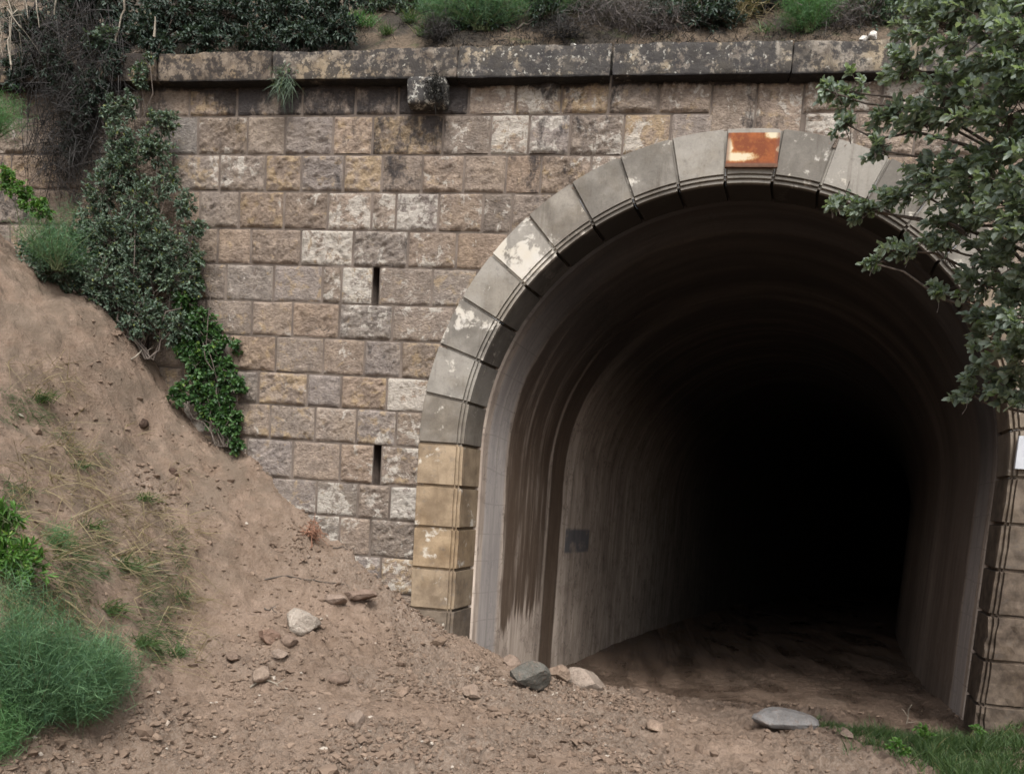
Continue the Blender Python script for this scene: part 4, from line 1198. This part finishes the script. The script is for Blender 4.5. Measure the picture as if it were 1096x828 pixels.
# dead stems and litter matting the soil just behind the coping
b = MB(); n = 9000
X = rng.uniform(-5.4, 3.5, n); Y = .31 + rng.exponential(.28, n)
ok = (fbm(np.stack([X, Y, X * 0], -1) * 2.4, 3, 211) > -.22) & ((np.abs(X - at(388, 40, .4)[0]) > .18)); X, Y = X[ok], Y[ok]; n = len(X)
P = np.stack([X, Y, hill_z(X, Y)], -1)
b.blades(np.repeat(P, 4, 0) + rng.normal(0, .03, (n * 4, 3)) * (1, .3, 0), rand_dirs(n * 4) * .9 + (0, -.35, .45), rng.uniform(.04, .16, n * 4), rng.uniform(.003, .008, n * 4), tints(n * 4), .4, 2)
tag(b.build('dead_litter', M['darkdry']), 'dark dead stems and litter matting the soil along the coping', 'litter', None, 'stuff')
# growth on the slope out of the photo's frame, as loose scrub
b = MB()
n = 5200
X = rng.uniform(-12, 9, n); Y = rng.uniform(1.6, 9, n); P = np.stack([X, Y, hill_z(X, Y)], -1)
b.blades(np.repeat(P, 5, 0) + rng.normal(0, .08, (n * 5, 3)) * (1, 1, 0), rand_dirs(n * 5, .9), rng.uniform(.15, .5, n * 5), .014, tints(n * 5), .4, 2)
tag(b.build('slope_scrub', M['grass']), 'rough grass and scrub covering the slope behind the coping', 'grass', None, 'stuff')
# weed and moss on the wall
b = MB(); c = W(303, 88, -.19)
b.blades(c + rng.normal(0, .05, (150, 3)) * (1, .3, .9), rand_dirs(150) * .6 + (0, -.15, -.5), rng.uniform(.08, .22, 150), .007, tints(150), .35, 3)
b.blades(c + rng.normal(0, .05, (60, 3)) * (1.2, .3, .6) + (0, 0, .10), rand_dirs(60, .6), rng.uniform(.06, .14, 60), .009, tints(60, .4, 1), .3, 2)
tag(b.build('hanging_weed', M['olive']), 'withered weed hanging from the coping left of the spout', 'weed')
b = MB(); c = W(464, 92, -.24)
b.blades(c + rng.normal(0, .05, (420, 3)) * (.9, .35, 1.2) + (.01, 0, 0), rand_dirs(420) + (0, -.3, -.2), rng.uniform(.03, .10, 420), .008, tints(420), .3, 2)
b.blades(W(474, 98, -.17) + rng.normal(0, .035, (160, 3)) * (.35, .4, 1.6), rand_dirs(160) + (0, 0, -.6), rng.uniform(.04, .12, 160), .006, tints(160), .3, 2)
tag(b.build('moss_clump', M['moss']), 'black moss clump growing on the stone spout', 'moss')

# ---- lower left: fennel, weeds, grass on the bank
p = gl(30, 800)
fennel('fennel', p + (-.10, .1, 0), .34, 1.08, 66, 'big dense blue-green fennel bush at the lower left', 'fennel', 'fennel plants', per=280, fil=.13, wid=.0028, lean=(.02, -.05))
p = gl(78, 775)
fennel('fennel', p, .25, .72, 42, 'feathery fennel leaning out of the right side of the big bush', 'fennel', 'fennel plants', per=240, fil=.13, wid=.0028, lean=(.16, -.05))
p = gl(112, 745)
fennel('fennel', p, .26, .42, 26, 'low right fringe plant of the big fennel bush', 'fennel', 'fennel plants', per=120, fil=.09)
p = gl(2, 815)
fennel('fennel', p + (-.05, 0, 0), .22, .40, 24, 'small bright fennel in the lower left corner', 'fennel2', 'fennel plants')
p = gl(62, 588)
fennel('fennel', p, .10, .20, 14, 'little round fennel tuft alone on the bank above the big bush', 'fennel2', 'fennel plants', per=70, fil=.06)
p = gl(12, 640)
bush('weed', p, [(p + (0, 0, .3), (.2, .18, .16)), (p + (.12, 0, .2), (.16, .14, .14)), (p + (-.14, 0, .42), (.16, .14, .18)), (p + (-.05, 0, .55), (.12, .1, .12))], 'fresh', .075, .016, .5, 'yellow-green narrow-leaved weed behind the big fennel bush', 'weed', stemmat='stem', stem_r=.005)
TUF = [(43, 430, 60, .34, 'upright green grass tuft high on the bank near the left edge', .25), (155, 535, 60, .22, 'grass line tuft where bare bank meets grassy bank', .6), (188, 700, 90, .18, 'green tuft at the bank toe beside the mud', .7),
       (194, 640, 60, .16, 'small green tuft on the bank above the toe tuft', .7), (85, 500, 50, .20, 'thin grass tuft in the middle of the grassy bank', .7), (132, 608, 80, .30, 'bent straw-green tuft over the fennel fringe', .7),
       (118, 655, 90, .26, 'dull green tuft right behind the fennel fringe', .8), (150, 690, 100, .26, 'grassy mat tuft between fennel fringe and toe tuft', .9), (95, 565, 60, .25, 'grass tuft beside the little round fennel', .8)]
for (px, py, n, L, lab, spr) in TUF:
    p = gl(px, py); nn = gnormal(p[0], p[1])
    tuft('grass_tuft', p, n, L, .008, lab, 'grass', spr, (nn[0] * .9, nn[1] * .9, -.2), .045, 'grass tufts', droop=.5)
# dry stalks strewn down the grassy bank
b = MB(); n = 1000
px = rng.uniform(0, 215, n); py = rng.uniform(390, 720, n)
ok = (py > 330 + px * .9) & (py < 720)
ok &= fbm(np.stack([px, py, px * 0], -1) * .02, 3, 77) > -.05
for x, y in zip(px[ok], py[ok]):
    p = gl(x, y); nn = gnormal(p[0], p[1])
    k = int(rng.integers(2, 6))
    D = rng.normal(0, .55, (k, 3)) + np.array([nn[0] * .9, nn[1] * .5 - .2, -.25]) + nn * .35
    b.blades(np.tile(p + nn * .01, (k, 1)) + rng.normal(0, .02, (k, 3)), D, rng.uniform(.08, .48, k), rng.uniform(.003, .008, k), tints(k), float(rng.uniform(.0, .3)), 4)
tag(b.build('dry_grass', M['straw']), 'dry straw stalks lying down the grassy bank', 'dry grass', None, 'stuff')
b = MB(); n = 2600
px = rng.uniform(0, 200, n); py = rng.uniform(420, 720, n)
ok = (py > 380 + px * 1.0) & (fbm(np.stack([px, py, px * 0], -1) * .025, 3, 78) > .02)
for x, y in zip(px[ok], py[ok]):
    p = gl(x, y); nn = gnormal(p[0], p[1]); k = 6
    b.blades(np.tile(p, (k, 1)) + rng.normal(0, .03, (k, 3)), rand_dirs(k) * .7 + nn + np.array([.3, 0, -.3]), rng.uniform(.05, .15, k), .005, tints(k, 0, .6), .5, 3)
tag(b.build('grass', M['grass']), 'thin green grass scattered over the lower bank', 'grass', None, 'stuff')
# grass in the lower right corner
b = MB(); n = 21000
X = rng.uniform(.6, 3.4, n); Y = rng.uniform(-3.2, .05, n)
edge = 1.55 - .0 * Y + .35 * fbm(np.stack([X, Y, X * 0], -1) * 2, 2, 91) - .32 * (Y + 1.0)
ok = (X > edge + rng.normal(-.05, .16, n)) & (fbm(np.stack([X, Y, X * 0], -1) * 3.5, 3, 93) > -.30); X, Y = X[ok], Y[ok]
P = np.stack([X, Y, ground_z(X, Y)], -1); n = len(P)
P = np.repeat(P, 4, 0) + rng.normal(0, .025, (n * 4, 3)) * (1, 1, 0)
b.blades(P, rand_dirs(n * 4) * .55 + (0, 0, 1), np.repeat(rng.uniform(.5, 1.3, n) * (1 + 1.1 * sstep(.0, .4, fbm(np.stack([X, Y, X * 0], -1) * 2.6, 2, 95))), 4) * rng.uniform(.04, .14, n * 4), rng.uniform(.003, .009, n * 4), tints(n * 4), .35, 3)
tag(b.build('grass', M['grass']), 'lush green grass in the lower right corner before the jamb', 'grass', None, 'stuff')
for k, (px, py, h) in enumerate([(985, 800, .20), (1045, 795, .16), (958, 815, .14)]):
    p = on_ground(px, py)
    bush('seedling', p, [(p + (0, 0, h * .8), (.07, .06, .05)), (p + (.05, 0, h * .5), (.05, .05, .04))], 'fresh', .045, .022, 1.2, ['broad-leaved seedling at the left edge of the lower right grass', 'seedling in the grass at the foot of the right jamb', 'lowest seedling at the frame edge beside the grass'][k], 'seedling', 'seedlings in the grass', 'stem', per=6, tw=.06, stem_r=.003)
p = on_ground(970, 775)
b = MB(); b.tube(curve(p, p + (.03, 0, .22), 5, 0, .06), np.linspace(.006, .003, 5), 5); b.tube(curve(p + (.01, 0, .08), p + (-.06, .02, .16), 4, 0, .05), np.linspace(.004, .002, 4), 4)
b.tube(curve(p + (0, 0, .02), p + (.12, .0, .05), 4, 0, .05), np.linspace(.004, .002, 4), 4)
tag(b.build('twig', M['paledry']), 'bare pale twig sticking up at the right tunnel wall', 'twig')
# root ball and sticks on the debris
p = on_ground(335, 582) + (0, -.02, .02)
b = MB()
for _ in range(46):
    d = rand_dirs(1, .2)[0]; q = p + d * np.array([.22, .14, .16]) * rng.uniform(.5, 1.2) + (0, 0, .08)
    b.tube(curve(p + rng.normal(0, .05, 3) + (0, 0, .08), q, 6, .2 * rng.normal(), .12), np.linspace(.006, .002, 6), 4)
for q in [(-.24, -.05, .06), (-.18, -.12, -.06), (.03, -.02, .30), (.0, -.12, -.22), (-.32, -.06, .02)]:
    b.tube(curve(p + (0, 0, .08), p + q, 7, .05, .05), np.linspace(.009, .003, 7), 5)
tag(b.build('root_tuft', M['root']), 'reddish tangle of torn roots against the wall foot', 'roots')
for k, (x0, y0, x1, y1, mt, lab) in enumerate([(283, 622, 372, 628, 'darkdry', 'thin dark stick lying across the mud above the pale rock'), (356, 588, 388, 602, 'bark', 'short broken stick beside the torn roots'), (268, 738, 312, 739, 'paledry', 'pale straw stick lying on the mud left of the foreground'),
                                                (283, 653, 296, 657, 'bark', 'tiny dark stick left of the pale rock'), (140, 390, 172, 365, 'paledry', 'pale broken branch at the bank edge under the dark bush'), (120, 600, 190, 616, 'paledry', 'long pale stalk bent over the grassy bank')]):
    a_, c_ = (on_ground(x0, y0), on_ground(x1, y1))
    b = MB(); cc = curve(a_, c_, 8, .02, .02); cc[:, 2] = np.maximum(cc[:, 2], ground_z(cc[:, 0], cc[:, 1]) + .006)
    b.tube(cc, np.linspace(.009, .004, 8), 5)
    b.tube(curve(cc[4], cc[4] + (.06, .03, .04), 4, 0, .05), np.linspace(.004, .002, 4), 4)
    tag(b.build('stick', M['bark'] if mt == 'darkdry' else M[mt], None, True), lab, 'stick', 'sticks on the landslip')

# ------------------------------------------------------------------ light
SUN_EL, SUN_AZ = math.radians(54), math.radians(166)     # sun is behind the camera to the right, veiled by cloud
w = bpy.data.worlds.new('World'); scene.world = w; w.use_nodes = True
nt = w.node_tree; nt.nodes.clear()
sky = nt.nodes.new('ShaderNodeTexSky'); sky.sky_type = 'NISHITA'; sky.sun_disc = False
sky.sun_elevation = SUN_EL; sky.sun_rotation = SUN_AZ; sky.air_density = 1.0; sky.dust_density = 4.0; sky.ozone_density = 1.0
hs_ = nt.nodes.new('ShaderNodeHueSaturation'); hs_.inputs['Saturation'].default_value = .35
bg = nt.nodes.new('ShaderNodeBackground'); bg.inputs['Strength'].default_value = .15
wo = nt.nodes.new('ShaderNodeOutputWorld')
nt.links.new(sky.outputs[0], hs_.inputs['Color']); nt.links.new(hs_.outputs[0], bg.inputs['Color']); nt.links.new(bg.outputs[0], wo.inputs[0])
sl = bpy.data.lights.new('sun', 'SUN'); sl.energy = 1.5; sl.angle = math.radians(25); sl.color = (1.0, .975, .94)
so = bpy.data.objects.new('sun', sl); COL.objects.link(so)
d = Vector((math.sin(SUN_AZ) * math.cos(SUN_EL), math.cos(SUN_AZ) * math.cos(SUN_EL), math.sin(SUN_EL)))
so.rotation_euler = (-d).to_track_quat('-Z', 'Y').to_euler(); so.location = (3, -12, 14)

# ------------------------------------------------------------------ camera
cd = bpy.data.cameras.new('camera'); cam = bpy.data.objects.new('camera', cd); COL.objects.link(cam)
cd.sensor_fit = 'HORIZONTAL'; cd.sensor_width = 36; cd.lens = 36 * FPX / 1096
cd.shift_y = (PPY - 414) / 1096; cd.clip_start = .1; cd.clip_end = 300
mw = Matrix(((_r[0], _u[0], -_f[0], CAM[0]), (_r[1], _u[1], -_f[1], CAM[1]), (_r[2], _u[2], -_f[2], CAM[2]), (0, 0, 0, 1)))
cam.matrix_world = mw
scene.camera = cam

vs = scene.view_settings
vs.view_transform = 'Standard'; vs.look = 'None'; vs.gamma = 1.0; vs.use_curve_mapping = False; vs.exposure = 0.95
scene.cycles.max_bounces = 8; scene.cycles.diffuse_bounces = 4
scene.cycles.use_denoising = True
scene.cycles.filter_width = 1.6
